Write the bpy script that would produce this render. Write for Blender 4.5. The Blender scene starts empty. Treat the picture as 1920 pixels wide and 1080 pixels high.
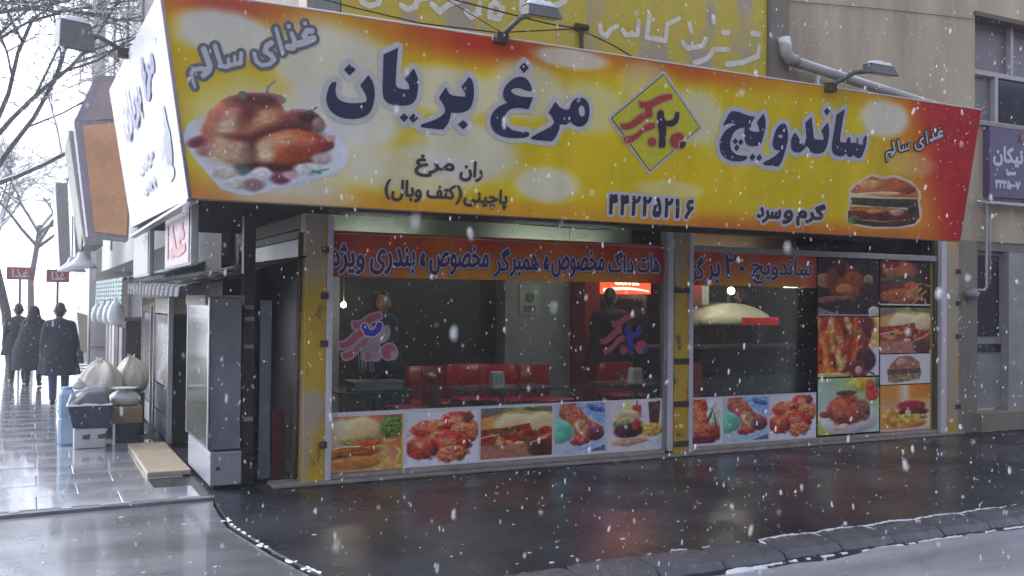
import bpy, bmesh, math, random
import numpy as np
from mathutils import Vector, Matrix
from mathutils.geometry import interpolate_bezier

# ------------------------------------------------------------------ camera, sky, sun, exposure
SC = bpy.context.scene
COL = SC.collection
cam_d = bpy.data.cameras.new('camera'); cam = bpy.data.objects.new('camera', cam_d); COL.objects.link(cam)
cam_d.sensor_width = 36; cam_d.lens = 33.375; cam_d.clip_start = 0.1; cam_d.clip_end = 600
YAW, PIT, ROL = math.radians(26.85), math.radians(.89), math.radians(.55)
fwd = Vector((math.sin(YAW)*math.cos(PIT), math.cos(YAW)*math.cos(PIT), math.sin(PIT)))
rgt = Vector((math.cos(YAW), -math.sin(YAW), 0)); upv = rgt.cross(fwd)
r2 = rgt*math.cos(ROL)+upv*math.sin(ROL); u2 = -rgt*math.sin(ROL)+upv*math.cos(ROL)
m = Matrix((r2, u2, -fwd)).transposed().to_4x4(); m.translation = (-2.312, -8.2008, 1.6)
cam.matrix_world = m
cam_d.dof.use_dof = True; cam_d.dof.focus_distance = 9.5; cam_d.dof.aperture_fstop = 3.6
SC.camera = cam

SUN_AZ, SUN_EL = math.radians(-35), math.radians(34)      # azimuth from +Y towards +X
world = bpy.data.worlds.new('World'); SC.world = world; world.use_nodes = True
wn, wl = world.node_tree.nodes, world.node_tree.links
bg = wn['Background']; sky = wn.new('ShaderNodeTexSky'); sky.sky_type = 'NISHITA'; sky.sun_disc = False
sky.sun_elevation = SUN_EL; sky.sun_rotation = SUN_AZ; sky.dust_density = 1.5; sky.air_density = 1.0; sky.ozone_density = 1
hs = wn.new('ShaderNodeHueSaturation'); hs.inputs['Saturation'].default_value = .22
tn = wn.new('ShaderNodeMix'); tn.data_type = 'RGBA'; tn.blend_type = 'MULTIPLY'; tn.inputs['Factor'].default_value = 1; tn.inputs['B'].default_value = (.91, .95, 1.11, 1)
wl.new(sky.outputs[0], hs.inputs['Color']); wl.new(hs.outputs[0], tn.inputs['A']); wl.new(tn.outputs['Result'], bg.inputs['Color']); bg.inputs['Strength'].default_value = .15
sun_d = bpy.data.lights.new('sun', 'SUN'); sun_d.energy = .9; sun_d.angle = math.radians(40); sun_d.color = (1, .98, .96)
sun = bpy.data.objects.new('sun', sun_d); COL.objects.link(sun)
sdir = Vector((math.sin(SUN_AZ)*math.cos(SUN_EL), math.cos(SUN_AZ)*math.cos(SUN_EL), math.sin(SUN_EL)))
sun.rotation_euler = sdir.to_track_quat('Z', 'Y').to_euler(); sun.location = (-20, 20, 30)
SC.view_settings.view_transform = 'Standard'; SC.view_settings.look = 'None'
SC.view_settings.gamma = 1; SC.view_settings.use_curve_mapping = False
SC.view_settings.exposure = 1.4
SC.cycles.use_denoising = True
SC.cycles.max_bounces = 8; SC.cycles.transparent_max_bounces = 12; SC.cycles.volume_bounces = 1
SC.cycles.sample_clamp_indirect = 6

# ------------------------------------------------------------------ traced print, millimetres on its own plane
MORGH=[[[(-374,897,0),(-403,884,0),(-424,830,0),(-430,762,0),(-406,703,0),(-349,660,0),(-268,644,0),(-177,655,0),(-108,693,0),(-77,760,0),(-70,848,0),(-89,924,0),(-128,975,1),(-186,894,1),(-144,840,0),(-128,799,0),(-143,778,0),(-215,761,0),(-296,762,0),(-347,785,0),(-365,826,0),(-364,893,0)]],[[(-274,1037,1),(-226,1002,1),(-270,954,1),(-316,992,1)]],[[(85,1199,1),(-24,1136,1),(-18,1010,0),(-10,864,0),(7,813,0),(51,783,0),(125,778,0),(209,794,0),(254,838,0),(264,914,0),(258,992,0),(220,1065,1),(152,980,1),(187,945,0),(198,909,1),(147,903,0),(103,911,0),(86,943,0),(83,1060,0)]],[[(170,727,1),(206,699,1),(175,659,1),(134,692,1)]],[[(244,733,1),(287,699,1),(246,661,1),(207,694,1)]],[[(676,1055,1),(616,972,1),(647,935,0),(659,901,1),(583,898,0),(527,907,0),(489,956,1),(439,868,1),(472,831,0),(499,778,0),(469,734,0),(401,693,0),(317,660,1),(319,635,0),(495,633,1),(534,690,0),(550,768,1),(628,775,0),(693,802,0),(722,861,0),(727,954,0),(707,1023,0)]],[[(655,722,1),(701,690,1),(662,648,1),(613,685,1)]],[[(1224,1000,1),(1225,1028,0),(1201,1068,0),(1162,1098,0),(1117,1105,0),(1071,1091,0),(1027,1059,0),(992,1017,0),(977,974,0),(981,933,0),(999,907,0),(1024,892,1),(975,870,0),(931,838,0),(897,793,0),(886,743,0),(898,696,0),(934,654,0),(991,628,0),(1063,620,0),(1142,625,0),(1213,636,0),(1240,653,0),(1242,667,0),(1225,680,0),(1161,678,0),(1096,683,0),(1046,706,0),(1019,742,0),(1014,790,0),(1034,827,0),(1064,847,0),(1118,860,0),(1214,859,1),(1248,959,1),(1173,953,0),(1108,957,0),(1064,969,0),(1046,985,0),(1056,1002,0),(1095,1013,0),(1135,1012,0),(1175,1003,0)]],[[(1137,1218,1),(1185,1184,1),(1144,1133,1),(1096,1175,1)]],[[(1450,946,1),(1398,852,1),(1435,817,0),(1459,776,1),(1430,745,0),(1376,711,0),(1269,648,1),(1273,625,0),(1456,625,1),(1488,671,0),(1511,731,0),(1509,764,1),(1545,766,0),(1577,773,0),(1607,798,1),(1645,775,0),(1697,766,0),(1742,781,0),(1772,820,0),(1780,872,0),(1777,922,0),(1754,971,0),(1717,997,0),(1670,1000,0),(1629,983,0),(1600,948,0),(1588,900,1),(1547,892,0),(1495,908,0)],[(1698,938,0),(1679,923,0),(1676,898,0),(1690,863,0),(1717,851,0),(1736,867,0),(1734,903,0),(1719,931,0)]]]
SAND=[[[(4933,990,1),(4893,943,0),(4898,890,1),(4870,882,0),(4834,888,1),(4824,943,1),(4803,941,1),(4812,893,1),(4781,896,0),(4732,886,1),(4725,922,0),(4699,948,1),(4679,918,0),(4677,887,1),(4614,885,0),(4594,905,0),(4590,1015,0),(4600,1201,1),(4501,1134,1),(4500,1006,0),(4493,866,0),(4505,800,0),(4546,760,0),(4623,749,0),(4671,764,0),(4691,784,1),(4723,758,0),(4758,753,0),(4785,766,0),(4797,781,1),(4825,757,0),(4866,750,0),(4901,766,0),(4922,814,0),(4939,884,0)]],[[(4374,1194,1),(4421,1162,1),(4381,1115,1),(4337,1151,1)]],[[(4404,1055,1),(4334,967,1),(4370,928,0),(4381,887,1),(4284,884,0),(4257,900,0),(4231,976,0),(4195,1086,1),(4125,1026,1),(4147,950,0),(4162,886,0),(4147,813,1),(4110,840,0),(4067,884,0),(4016,927,1),(3983,865,0),(3987,805,0),(4009,760,0),(4076,741,0),(4136,764,0),(4184,816,1),(4212,788,0),(4250,758,0),(4316,751,0),(4380,762,0),(4422,799,0),(4440,861,0),(4442,953,0),(4430,1000,0)]],[[(3865,993,0),(3828,981,0),(3789,936,0),(3768,858,0),(3766,799,0),(3784,762,0),(3821,747,0),(3872,746,1),(3835,710,0),(3780,670,0),(3691,625,1),(3697,599,0),(3874,597,1),(3907,656,0),(3927,741,0),(3939,813,0),(3940,873,0),(3925,937,0),(3898,981,0)],[(3844,890,0),(3822,877,0),(3829,863,0),(3864,862,0),(3877,874,0),(3863,887,0)]],[[(3612,1059,1),(3547,972,1),(3575,940,0),(3594,892,1),(3530,889,0),(3484,897,0),(3462,918,1),(3491,924,1),(3489,961,0),(3524,1022,1),(3433,1027,0),(3342,1044,0),(3268,1048,0),(3227,1027,0),(3199,974,0),(3176,932,0),(3180,907,1),(3252,939,0),(3318,934,1),(3267,912,0),(3214,878,0),(3178,830,0),(3157,771,0),(3165,714,0),(3188,665,0),(3237,628,0),(3307,608,0),(3388,608,0),(3453,619,0),(3487,642,0),(3484,662,0),(3431,664,0),(3379,665,0),(3332,682,0),(3294,713,0),(3278,758,0),(3280,804,0),(3298,852,0),(3336,889,0),(3378,907,0),(3419,917,1),(3424,851,0),(3440,795,0),(3475,763,0),(3529,756,0),(3588,766,0),(3629,790,0),(3644,841,0),(3658,918,0),(3653,982,0),(3635,1033,0)]],[[(3328,814,1),(3362,785,1),(3335,756,1),(3296,781,1)]],[[(3393,814,1),(3425,787,1),(3397,752,1),(3361,779,1)]],[[(3351,761,1),(3389,736,1),(3356,695,1),(3325,725,1)]],[[(3547,693,1),(3585,664,1),(3552,620,1),(3515,656,1)]],[[(3629,697,1),(3664,661,1),(3628,622,1),(3592,656,1)]]]
DIAMOND=[[[(2474,1278,1),(2918,869,1),(2441,455,1),(1999,862,1)]]]
LOGO_RED=[[[(2253,1032,1),(2314,1030,0),(2363,1045,0),(2448,1094,0),(2538,1120,0),(2579,1121,1),(2586,1084,1),(2496,1049,0),(2419,1008,0),(2390,992,1),(2404,923,0),(2381,904,0),(2342,896,0),(2296,854,0),(2222,806,0),(2155,781,0),(2109,787,0),(2090,827,1),(2158,837,0),(2213,871,0),(2277,923,0),(2325,948,1),(2315,981,1),(2275,977,0),(2257,1000,0)]],[[(2133,719,1),(2211,738,0),(2267,768,0),(2321,823,0),(2377,858,0),(2433,867,1),(2448,826,1),(2395,800,0),(2337,778,0),(2274,719,0),(2208,680,0),(2158,675,0)]],[[(2424,740,0),(2458,732,0),(2475,706,0),(2465,678,0),(2434,665,0),(2400,673,0),(2383,699,0),(2393,726,0)]],[[(2686,805,0),(2740,797,0),(2772,761,1),(2707,732,1),(2710,670,1),(2663,671,0),(2625,698,0),(2612,735,0),(2627,779,0)]]]
LOGO_DARK=[[[(2474,976,0),(2511,971,0),(2526,918,0),(2558,895,0),(2609,909,0),(2631,936,0),(2637,971,0),(2661,982,0),(2679,966,0),(2677,907,0),(2646,866,0),(2596,847,0),(2559,853,1),(2563,786,0),(2569,676,0),(2532,664,0),(2502,670,0),(2491,780,0),(2465,853,0),(2448,944,0)]],[[(2717,724,1),(2781,738,1),(2781,702,0),(2758,676,0),(2724,672,1)]]]
GHAZA=[([(-1294,1012),(-1269,953),(-1249,903),(-1260,868),(-1290,838)],19.0,17.7),([(-1261,881),(-1312,880),(-1352,870),(-1369,842),(-1354,787),(-1341,754)],18.4,7.7),([(-1221,1042),(-1198,977),(-1175,917),(-1143,913),(-1103,933),(-1046,951),(-1046,1017)],15.9,12.8),([(-1130,970),(-1126,928)],10.4,10.4),([(-1089,990),(-1085,943)],10.4,10.4),([(-846,1111),(-877,1086),(-885,1047),(-841,1032),(-818,1002),(-849,966),(-902,952),(-943,976),(-956,1025)],18.8,12.1),([(-817,1213),(-793,1144),(-762,1057)],12.1,14.8),([(-707,1196),(-680,1138),(-692,1098),(-725,1100)],13.7,23.2),([(-730,1241),(-729,1240)],14.2,14.2),([(-566,1231),(-600,1229),(-620,1191),(-580,1172),(-552,1173)],19.5,16.7),([(-552,1181),(-601,1153),(-660,1127)],23.7,22.3),([(-616,1277),(-616,1276)],13.8,13.8)]
BRUSH=[([(2784,4417),(2801,4338),(2865,4319),(2913,4394),(2993,4440)],27.2,24.0),([(3059,4408),(3092,4364),(3240,4384),(3255,4525)],27.9,24.6),([(3389,4615),(3357,4372),(3595,4369),(3619,4549),(3766,4627)],28.7,25.3),([(3906,4590),(3925,4520)],30.1,26.6),([(3820,4377),(3873,4327),(4015,4360),(4086,4384),(4121,4461)],29.9,26.3),([(3981,4183),(4141,4246),(4231,4359),(4432,4385)],30.3,26.7),([(4415,4221),(4619,4261),(4846,4364),(4864,4485)],31.5,27.8),([(4357,4565),(4431,4568)],31.3,27.6),([(4228,4700),(4230,4657)],31.0,27.3),([(4768,4607),(4863,4612)],32.5,28.6),([(274,4338),(287,4274),(356,4251),(436,4280),(458,4345)],28.5,23.9),([(658,4297),(718,4272),(789,4305),(812,4376),(957,4421)],29.6,24.9),([(958,4353),(1032,4295),(1106,4364),(1230,4434)],30.6,25.7),([(1306,4336),(1358,4297),(1421,4341),(1446,4438)],31.7,26.6),([(1562,4432),(1550,4324),(1641,4320),(1686,4427),(1600,4473)],32.5,27.3),([(1903,4591),(1885,4445)],33.6,28.3),([(2107,4611),(2109,4441),(2205,4407),(2259,4537),(2370,4602)],34.3,28.8)]
WORDS=[('ران',0.661,0.249,0.862,0.412),('مـرغ',0.286,0.262,0.617,0.433),('پاچینی',0.712,0.042,1.1,0.207),('کتف',0.398,0.1,0.639,0.216),('وبال',0.112,0.06,0.362,0.23),('(',0.056,0.071,0.107,0.228),(')',0.645,0.063,0.7,0.218),('۴۴۲۲۵۲۱۶',2.046,0.052,2.969,0.242),('گرم',4.169,0.056,4.534,0.285),('و',4.001,0.063,4.132,0.209),('سرد',3.683,0.063,3.979,0.217)]
STRIP1=[('ویژه',0.041,1.831,0.363,2.12),('بندری',0.398,1.835,0.848,2.102),('،',0.879,1.915,0.948,2.063),('مخصوص',0.974,1.844,1.598,2.14),('گر',1.638,1.838,1.827,2.136),('همبر',1.81,1.843,2.144,2.087),('،',2.179,1.917,2.257,2.074),('مخصوص',2.269,1.845,2.903,2.139),('داگ',2.935,1.91,3.261,2.146),('هات',3.294,1.918,3.591,2.14)]
STRIP2=[('ساندویچ',4.815,1.826,5.724,2.151),('۲۰',4.434,1.879,4.732,2.166),('بر',4.173,1.81,4.39,2.064),('گر',3.973,1.8,4.172,2.121)]
PURPLE=[('نیکان',8.717,3.427,9.311,3.693),('سرا',8.979,3.319,9.16,3.396),('۲۲۲۵۰۰۷',8.759,3.147,9.257,3.252)]
POSTERS=[('burger_fries',0.052,0.078,0.743,0.574),('fried',0.779,0.084,1.499,0.575),('hotdog',1.526,0.103,2.304,0.587),('drum',2.334,0.099,2.925,0.6),('burger_cola',2.957,0.096,3.626,0.602),('fried2',3.972,0.103,4.432,0.579),('drum',4.447,0.094,5.081,0.582),('fried',5.104,0.091,5.791,0.581),('roast_dark',5.815,1.485,6.804,2.19),('flame',5.82,0.77,6.808,1.473),('roast_plate',5.824,0.099,6.812,0.751),('burger_dark',6.822,1.612,7.694,2.18),('hotdog',6.825,1.031,7.696,1.585),('burger_white',6.827,0.653,7.698,1.018),('burger_orange',6.83,0.081,7.7,0.64)]
STRIPBOX=[(0.041,1.817,3.638,2.226),(3.966,1.807,5.797,2.192)]
STICKER=[(0.132,0.955,0.666,1.49),(2.853,1.078,3.435,1.505)]
RAIL=[(3.964,2.172,7.779,2.233)]

# ------------------------------------------------------------------ library
rnd = random.Random(11)
def srgb(r, g, b):
    f = lambda c: ((c/255+.055)/1.055)**2.4 if c > 10 else c/255/12.92
    return (f(r), f(g), f(b))
MATS = {}
def M(name, col, rough=.6, metal=0., var=.2, scale=6., bump=0., spec=.5, streak=0., snow=0., coat=0., alpha_noise=None):
    if name in MATS: return MATS[name]
    m = bpy.data.materials.new(name); m.use_nodes = True; MATS[name] = m
    nt = m.node_tree; n, l = nt.nodes, nt.links; p = n['Principled BSDF']
    p.inputs['Roughness'].default_value = rough; p.inputs['Metallic'].default_value = metal
    p.inputs['Specular IOR Level'].default_value = spec
    if coat: p.inputs['Coat Weight'].default_value = coat; p.inputs['Coat Roughness'].default_value = .12
    tc = n.new('ShaderNodeTexCoord'); mp = n.new('ShaderNodeMapping'); l.new(tc.outputs['Object'], mp.inputs[0])
    nz = n.new('ShaderNodeTexNoise'); nz.inputs['Scale'].default_value = scale; nz.inputs['Detail'].default_value = 6
    nz.inputs['Roughness'].default_value = .65
    l.new(mp.outputs[0], nz.inputs['Vector'])
    if streak: mp.inputs['Scale'].default_value = (1, 1, 1-streak)
    rp = n.new('ShaderNodeValToRGB'); rp.color_ramp.elements[0].position = .28; rp.color_ramp.elements[1].position = .72
    c = np.array(col); rp.color_ramp.elements[0].color = (*np.clip(c*(1-var), 0, 1), 1); rp.color_ramp.elements[1].color = (*np.clip(c*(1+var*.6), 0, 1), 1)
    l.new(nz.outputs['Fac'], rp.inputs[0]); last = rp.outputs[0]
    if snow:
        ge = n.new('ShaderNodeNewGeometry'); sx = n.new('ShaderNodeSeparateXYZ'); l.new(ge.outputs['Normal'], sx.inputs[0])
        ad = n.new('ShaderNodeMath'); ad.operation = 'ADD'; l.new(sx.outputs['Z'], ad.inputs[0]); l.new(nz.outputs['Fac'], ad.inputs[1])
        rg = n.new('ShaderNodeValToRGB'); rg.color_ramp.elements[0].position = 1-snow*.5; rg.color_ramp.elements[1].position = min(1, 1.12-snow*.5)
        l.new(ad.outputs[0], rg.inputs[0])
        mx = n.new('ShaderNodeMix'); mx.data_type = 'RGBA'; l.new(rg.outputs[0], mx.inputs['Factor'])
        l.new(last, mx.inputs['A']); mx.inputs['B'].default_value = (.8, .82, .85, 1); last = mx.outputs['Result']
    l.new(last, p.inputs['Base Color'])
    if rough > .05:
        mr = n.new('ShaderNodeMapRange'); mr.inputs['To Min'].default_value = max(.03, rough*.75); mr.inputs['To Max'].default_value = min(1, rough*1.25)
        l.new(nz.outputs['Fac'], mr.inputs['Value']); l.new(mr.outputs[0], p.inputs['Roughness'])
    if bump:
        bp = n.new('ShaderNodeBump'); bp.inputs['Strength'].default_value = bump; bp.inputs['Distance'].default_value = .02
        n2 = n.new('ShaderNodeTexNoise'); n2.inputs['Scale'].default_value = scale*6; n2.inputs['Detail'].default_value = 4; l.new(mp.outputs[0], n2.inputs['Vector'])
        l.new(n2.outputs['Fac'], bp.inputs['Height']); l.new(bp.outputs[0], p.inputs['Normal'])
    return m
def EMIT(name, col, strength):
    if name in MATS: return MATS[name]
    m = bpy.data.materials.new(name); m.use_nodes = True; MATS[name] = m
    p = m.node_tree.nodes['Principled BSDF']; p.inputs['Base Color'].default_value = (*col, 1)
    p.inputs['Emission Color'].default_value = (*col, 1); p.inputs['Emission Strength'].default_value = strength
    return m
def GLASS(name, tint=(.85, .9, .9), refl=1.):
    if name in MATS: return MATS[name]
    m = bpy.data.materials.new(name); m.use_nodes = True; MATS[name] = m
    n, l = m.node_tree.nodes, m.node_tree.links; n.remove(n['Principled BSDF'])
    tr = n.new('ShaderNodeBsdfTransparent'); tr.inputs[0].default_value = (*tint, 1)
    gl = n.new('ShaderNodeBsdfGlossy'); gl.inputs['Roughness'].default_value = .03; gl.inputs[0].default_value = (refl, refl, refl, 1)
    fr = n.new('ShaderNodeFresnel'); fr.inputs[0].default_value = 1.45
    mx = n.new('ShaderNodeMixShader'); l.new(fr.outputs[0], mx.inputs[0]); l.new(tr.outputs[0], mx.inputs[1]); l.new(gl.outputs[0], mx.inputs[2])
    l.new(mx.outputs[0], n['Material Output'].inputs['Surface'])
    return m
def PRINT(name='printed_vinyl', rough=.4):
    if name in MATS: return MATS[name]
    m = bpy.data.materials.new(name); m.use_nodes = True; MATS[name] = m
    n, l = m.node_tree.nodes, m.node_tree.links; p = n['Principled BSDF']; p.inputs['Roughness'].default_value = rough
    p.inputs['Specular IOR Level'].default_value = .35
    a = n.new('ShaderNodeAttribute'); a.attribute_name = 'ink'
    tc = n.new('ShaderNodeTexCoord'); nz = n.new('ShaderNodeTexNoise'); nz.inputs['Scale'].default_value = 3.5; nz.inputs['Detail'].default_value = 8
    mp = n.new('ShaderNodeMapping'); mp.inputs['Scale'].default_value = (1, 1, .35); l.new(tc.outputs['Object'], mp.inputs[0]); l.new(mp.outputs[0], nz.inputs['Vector'])
    mr = n.new('ShaderNodeMapRange'); mr.inputs['From Min'].default_value = .3; mr.inputs['From Max'].default_value = .7
    mr.inputs['To Min'].default_value = .80; mr.inputs['To Max'].default_value = 1.0; l.new(nz.outputs['Fac'], mr.inputs['Value'])
    mx = n.new('ShaderNodeMix'); mx.data_type = 'RGBA'; mx.blend_type = 'MULTIPLY'; mx.inputs['Factor'].default_value = 1
    l.new(a.outputs['Color'], mx.inputs['A']); l.new(mr.outputs[0], mx.inputs['B']); l.new(mx.outputs['Result'], p.inputs['Base Color'])
    wv = n.new('ShaderNodeTexNoise'); wv.inputs['Scale'].default_value = 1.6; wv.inputs['Detail'].default_value = 3; m2 = n.new('ShaderNodeMapping'); m2.inputs['Scale'].default_value = (1.6, 1.6, .5); l.new(tc.outputs['Object'], m2.inputs[0]); l.new(m2.outputs[0], wv.inputs['Vector'])
    bp = n.new('ShaderNodeBump'); bp.inputs['Strength'].default_value = .5; bp.inputs['Distance'].default_value = .05; l.new(wv.outputs['Fac'], bp.inputs['Height']); l.new(bp.outputs[0], p.inputs['Normal'])
    return m

def wloc(o):
    v = Vector((0, 0, 0))
    while o is not None: v = v+o.location; o = o.parent
    return v
def link(name, me, mat, parent=None):
    if mat is not None:
        for x in (mat if isinstance(mat, (list, tuple)) else [mat]): me.materials.append(x)
    o = bpy.data.objects.new(name, me); COL.objects.link(o)
    co = np.empty(len(me.vertices)*3); me.vertices.foreach_get('co', co); co = co.reshape(-1, 3)
    if parent is not None:
        off = np.array(wloc(parent)); o.parent = parent
    else:
        off = np.array([(co[:, 0].min()+co[:, 0].max())/2, (co[:, 1].min()+co[:, 1].max())/2, co[:, 2].min()]); o.location = off
    me.vertices.foreach_set('co', (co-off).ravel()); me.update()
    return o
def tag(o, label=None, cat=None, group=None, kind=None):
    if label: o['label'] = label
    if cat: o['category'] = cat
    if group: o['group'] = group
    if kind: o['kind'] = kind
    return o
def thing(name, label, cat, loc=(0, 0, 0), group=None):
    o = bpy.data.objects.new(name, None); o.empty_display_size = .1; COL.objects.link(o); o.location = loc
    return tag(o, label, cat, group)

class MB:
    def __init__(s): s.v = []; s.f = []; s.sm = []
    def add(s, vs, fs, sm=False):
        b = len(s.v); s.v += [tuple(x) for x in vs]; s.f += [tuple(i+b for i in q) for q in fs]; s.sm += [sm]*len(fs); return s
    def box(s, x0, y0, z0, x1, y1, z1):
        return s.add([(x0,y0,z0),(x1,y0,z0),(x1,y1,z0),(x0,y1,z0),(x0,y0,z1),(x1,y0,z1),(x1,y1,z1),(x0,y1,z1)],
                     [(0,3,2,1),(4,5,6,7),(0,1,5,4),(1,2,6,5),(2,3,7,6),(3,0,4,7)])
    def hexa(s, b, t):       # four bottom corners, four top corners
        return s.add(list(b)+list(t), [(3,2,1,0),(4,5,6,7),(0,1,5,4),(1,2,6,5),(2,3,7,6),(3,0,4,7)])
    def tube(s, pts, r, n=8, cap=True, r1=None):
        pts = [Vector(p) for p in pts]; rings = []; b = len(s.v); k = len(pts)
        for i, p in enumerate(pts):
            d = (pts[min(i+1, k-1)]-pts[max(i-1, 0)]).normalized()
            a = d.orthogonal().normalized() if i == 0 else (a-d*a.dot(d)).normalized()
            c = d.cross(a); rr = r if r1 is None else r+(r1-r)*i/max(1, k-1)
            for j in range(n):
                t = 2*math.pi*j/n; s.v.append(tuple(p+(a*math.cos(t)+c*math.sin(t))*rr))
        for i in range(k-1):
            for j in range(n):
                s.f.append((b+i*n+j, b+i*n+(j+1) % n, b+(i+1)*n+(j+1) % n, b+(i+1)*n+j)); s.sm.append(n > 5)
        if cap:
            s.f.append(tuple(b+j for j in reversed(range(n)))); s.sm.append(False)
            s.f.append(tuple(b+(k-1)*n+j for j in range(n))); s.sm.append(False)
        return s
    def loft(s, rings, cap=True, sm=True):      # rings of equal point counts
        b = len(s.v); n = len(rings[0])
        for r in rings: s.v += [tuple(p) for p in r]
        for i in range(len(rings)-1):
            for j in range(n):
                s.f.append((b+i*n+j, b+i*n+(j+1) % n, b+(i+1)*n+(j+1) % n, b+(i+1)*n+j)); s.sm.append(sm)
        if cap:
            s.f.append(tuple(b+j for j in reversed(range(n)))); s.sm.append(False)
            s.f.append(tuple(b+(len(rings)-1)*n+j for j in range(n))); s.sm.append(False)
        return s
    def ball(s, c, r, n=12, k=8, sq=(1, 1, 1), jit=0):
        rings = []
        for i in range(1, k):
            th = math.pi*i/k
            rings.append([(c[0]+r*sq[0]*math.sin(th)*math.cos(2*math.pi*j/n)*(1+rnd.uniform(-jit, jit)), c[1]+r*sq[1]*math.sin(th)*math.sin(2*math.pi*j/n)*(1+rnd.uniform(-jit, jit)), c[2]-r*sq[2]*math.cos(th)) for j in range(n)])
        return s.loft(rings)
    def build(s, name, mat, parent=None, bevel=0):
        me = bpy.data.meshes.new(name); me.from_pydata(s.v, [], s.f)
        me.polygons.foreach_set('use_smooth', s.sm); me.update()
        o = link(name, me, mat, parent)
        if bevel:
            bv = o.modifiers.new('bevel', 'BEVEL'); bv.width = bevel; bv.segments = 2; bv.limit_method = 'ANGLE'
        return o
def box(name, mat, parent, *b, bevel=0): return MB().box(*b).build(name, mat, parent, bevel)
def bodymesh(name, limbs, mat, parent, vox=.02, smooth=6, extra=None):
    """one continuous skin grown round tapered limbs (p0, p1, r0, r1)"""
    mb = MB()
    for p0, p1, a, b in limbs:
        p0, p1 = Vector(p0), Vector(p1); d = (p1-p0); L = max(d.length, 1e-4); k = 7
        pts, rs = [], []
        for i in range(k+1):
            t = i/k; pts.append(p0+d*t)
        rings = []; dn = d.normalized() if d.length > 1e-5 else Vector((0, 0, 1)); o1 = dn.orthogonal().normalized(); o2 = dn.cross(o1)
        prof = [(-.98*a, .2*a), (-.8*a, .6*a), (-.4*a, .92*a)]+[(L*i/4, a+(b-a)*i/4) for i in range(5)]+[(L+.4*b, .92*b), (L+.8*b, .6*b), (L+.98*b, .2*b)]
        for t, r in prof: rings.append([p0+dn*t+(o1*math.cos(q)+o2*math.sin(q))*r for q in [2*math.pi*j/12 for j in range(12)]])
        mb.loft(rings)
    if extra: extra(mb)
    me = bpy.data.meshes.new(name); me.from_pydata(mb.v, [], mb.f); me.update()
    o = bpy.data.objects.new('tmp', me); COL.objects.link(o)
    r = o.modifiers.new('r', 'REMESH'); r.mode = 'VOXEL'; r.voxel_size = vox
    sm = o.modifiers.new('s', 'SMOOTH'); sm.iterations = smooth; sm.factor = .5
    dg = bpy.context.evaluated_depsgraph_get(); me2 = bpy.data.meshes.new_from_object(o.evaluated_get(dg))
    bpy.data.objects.remove(o); me2.polygons.foreach_set('use_smooth', [True]*len(me2.polygons))
    me2.name = name
    return link(name, me2, mat, parent)

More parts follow.
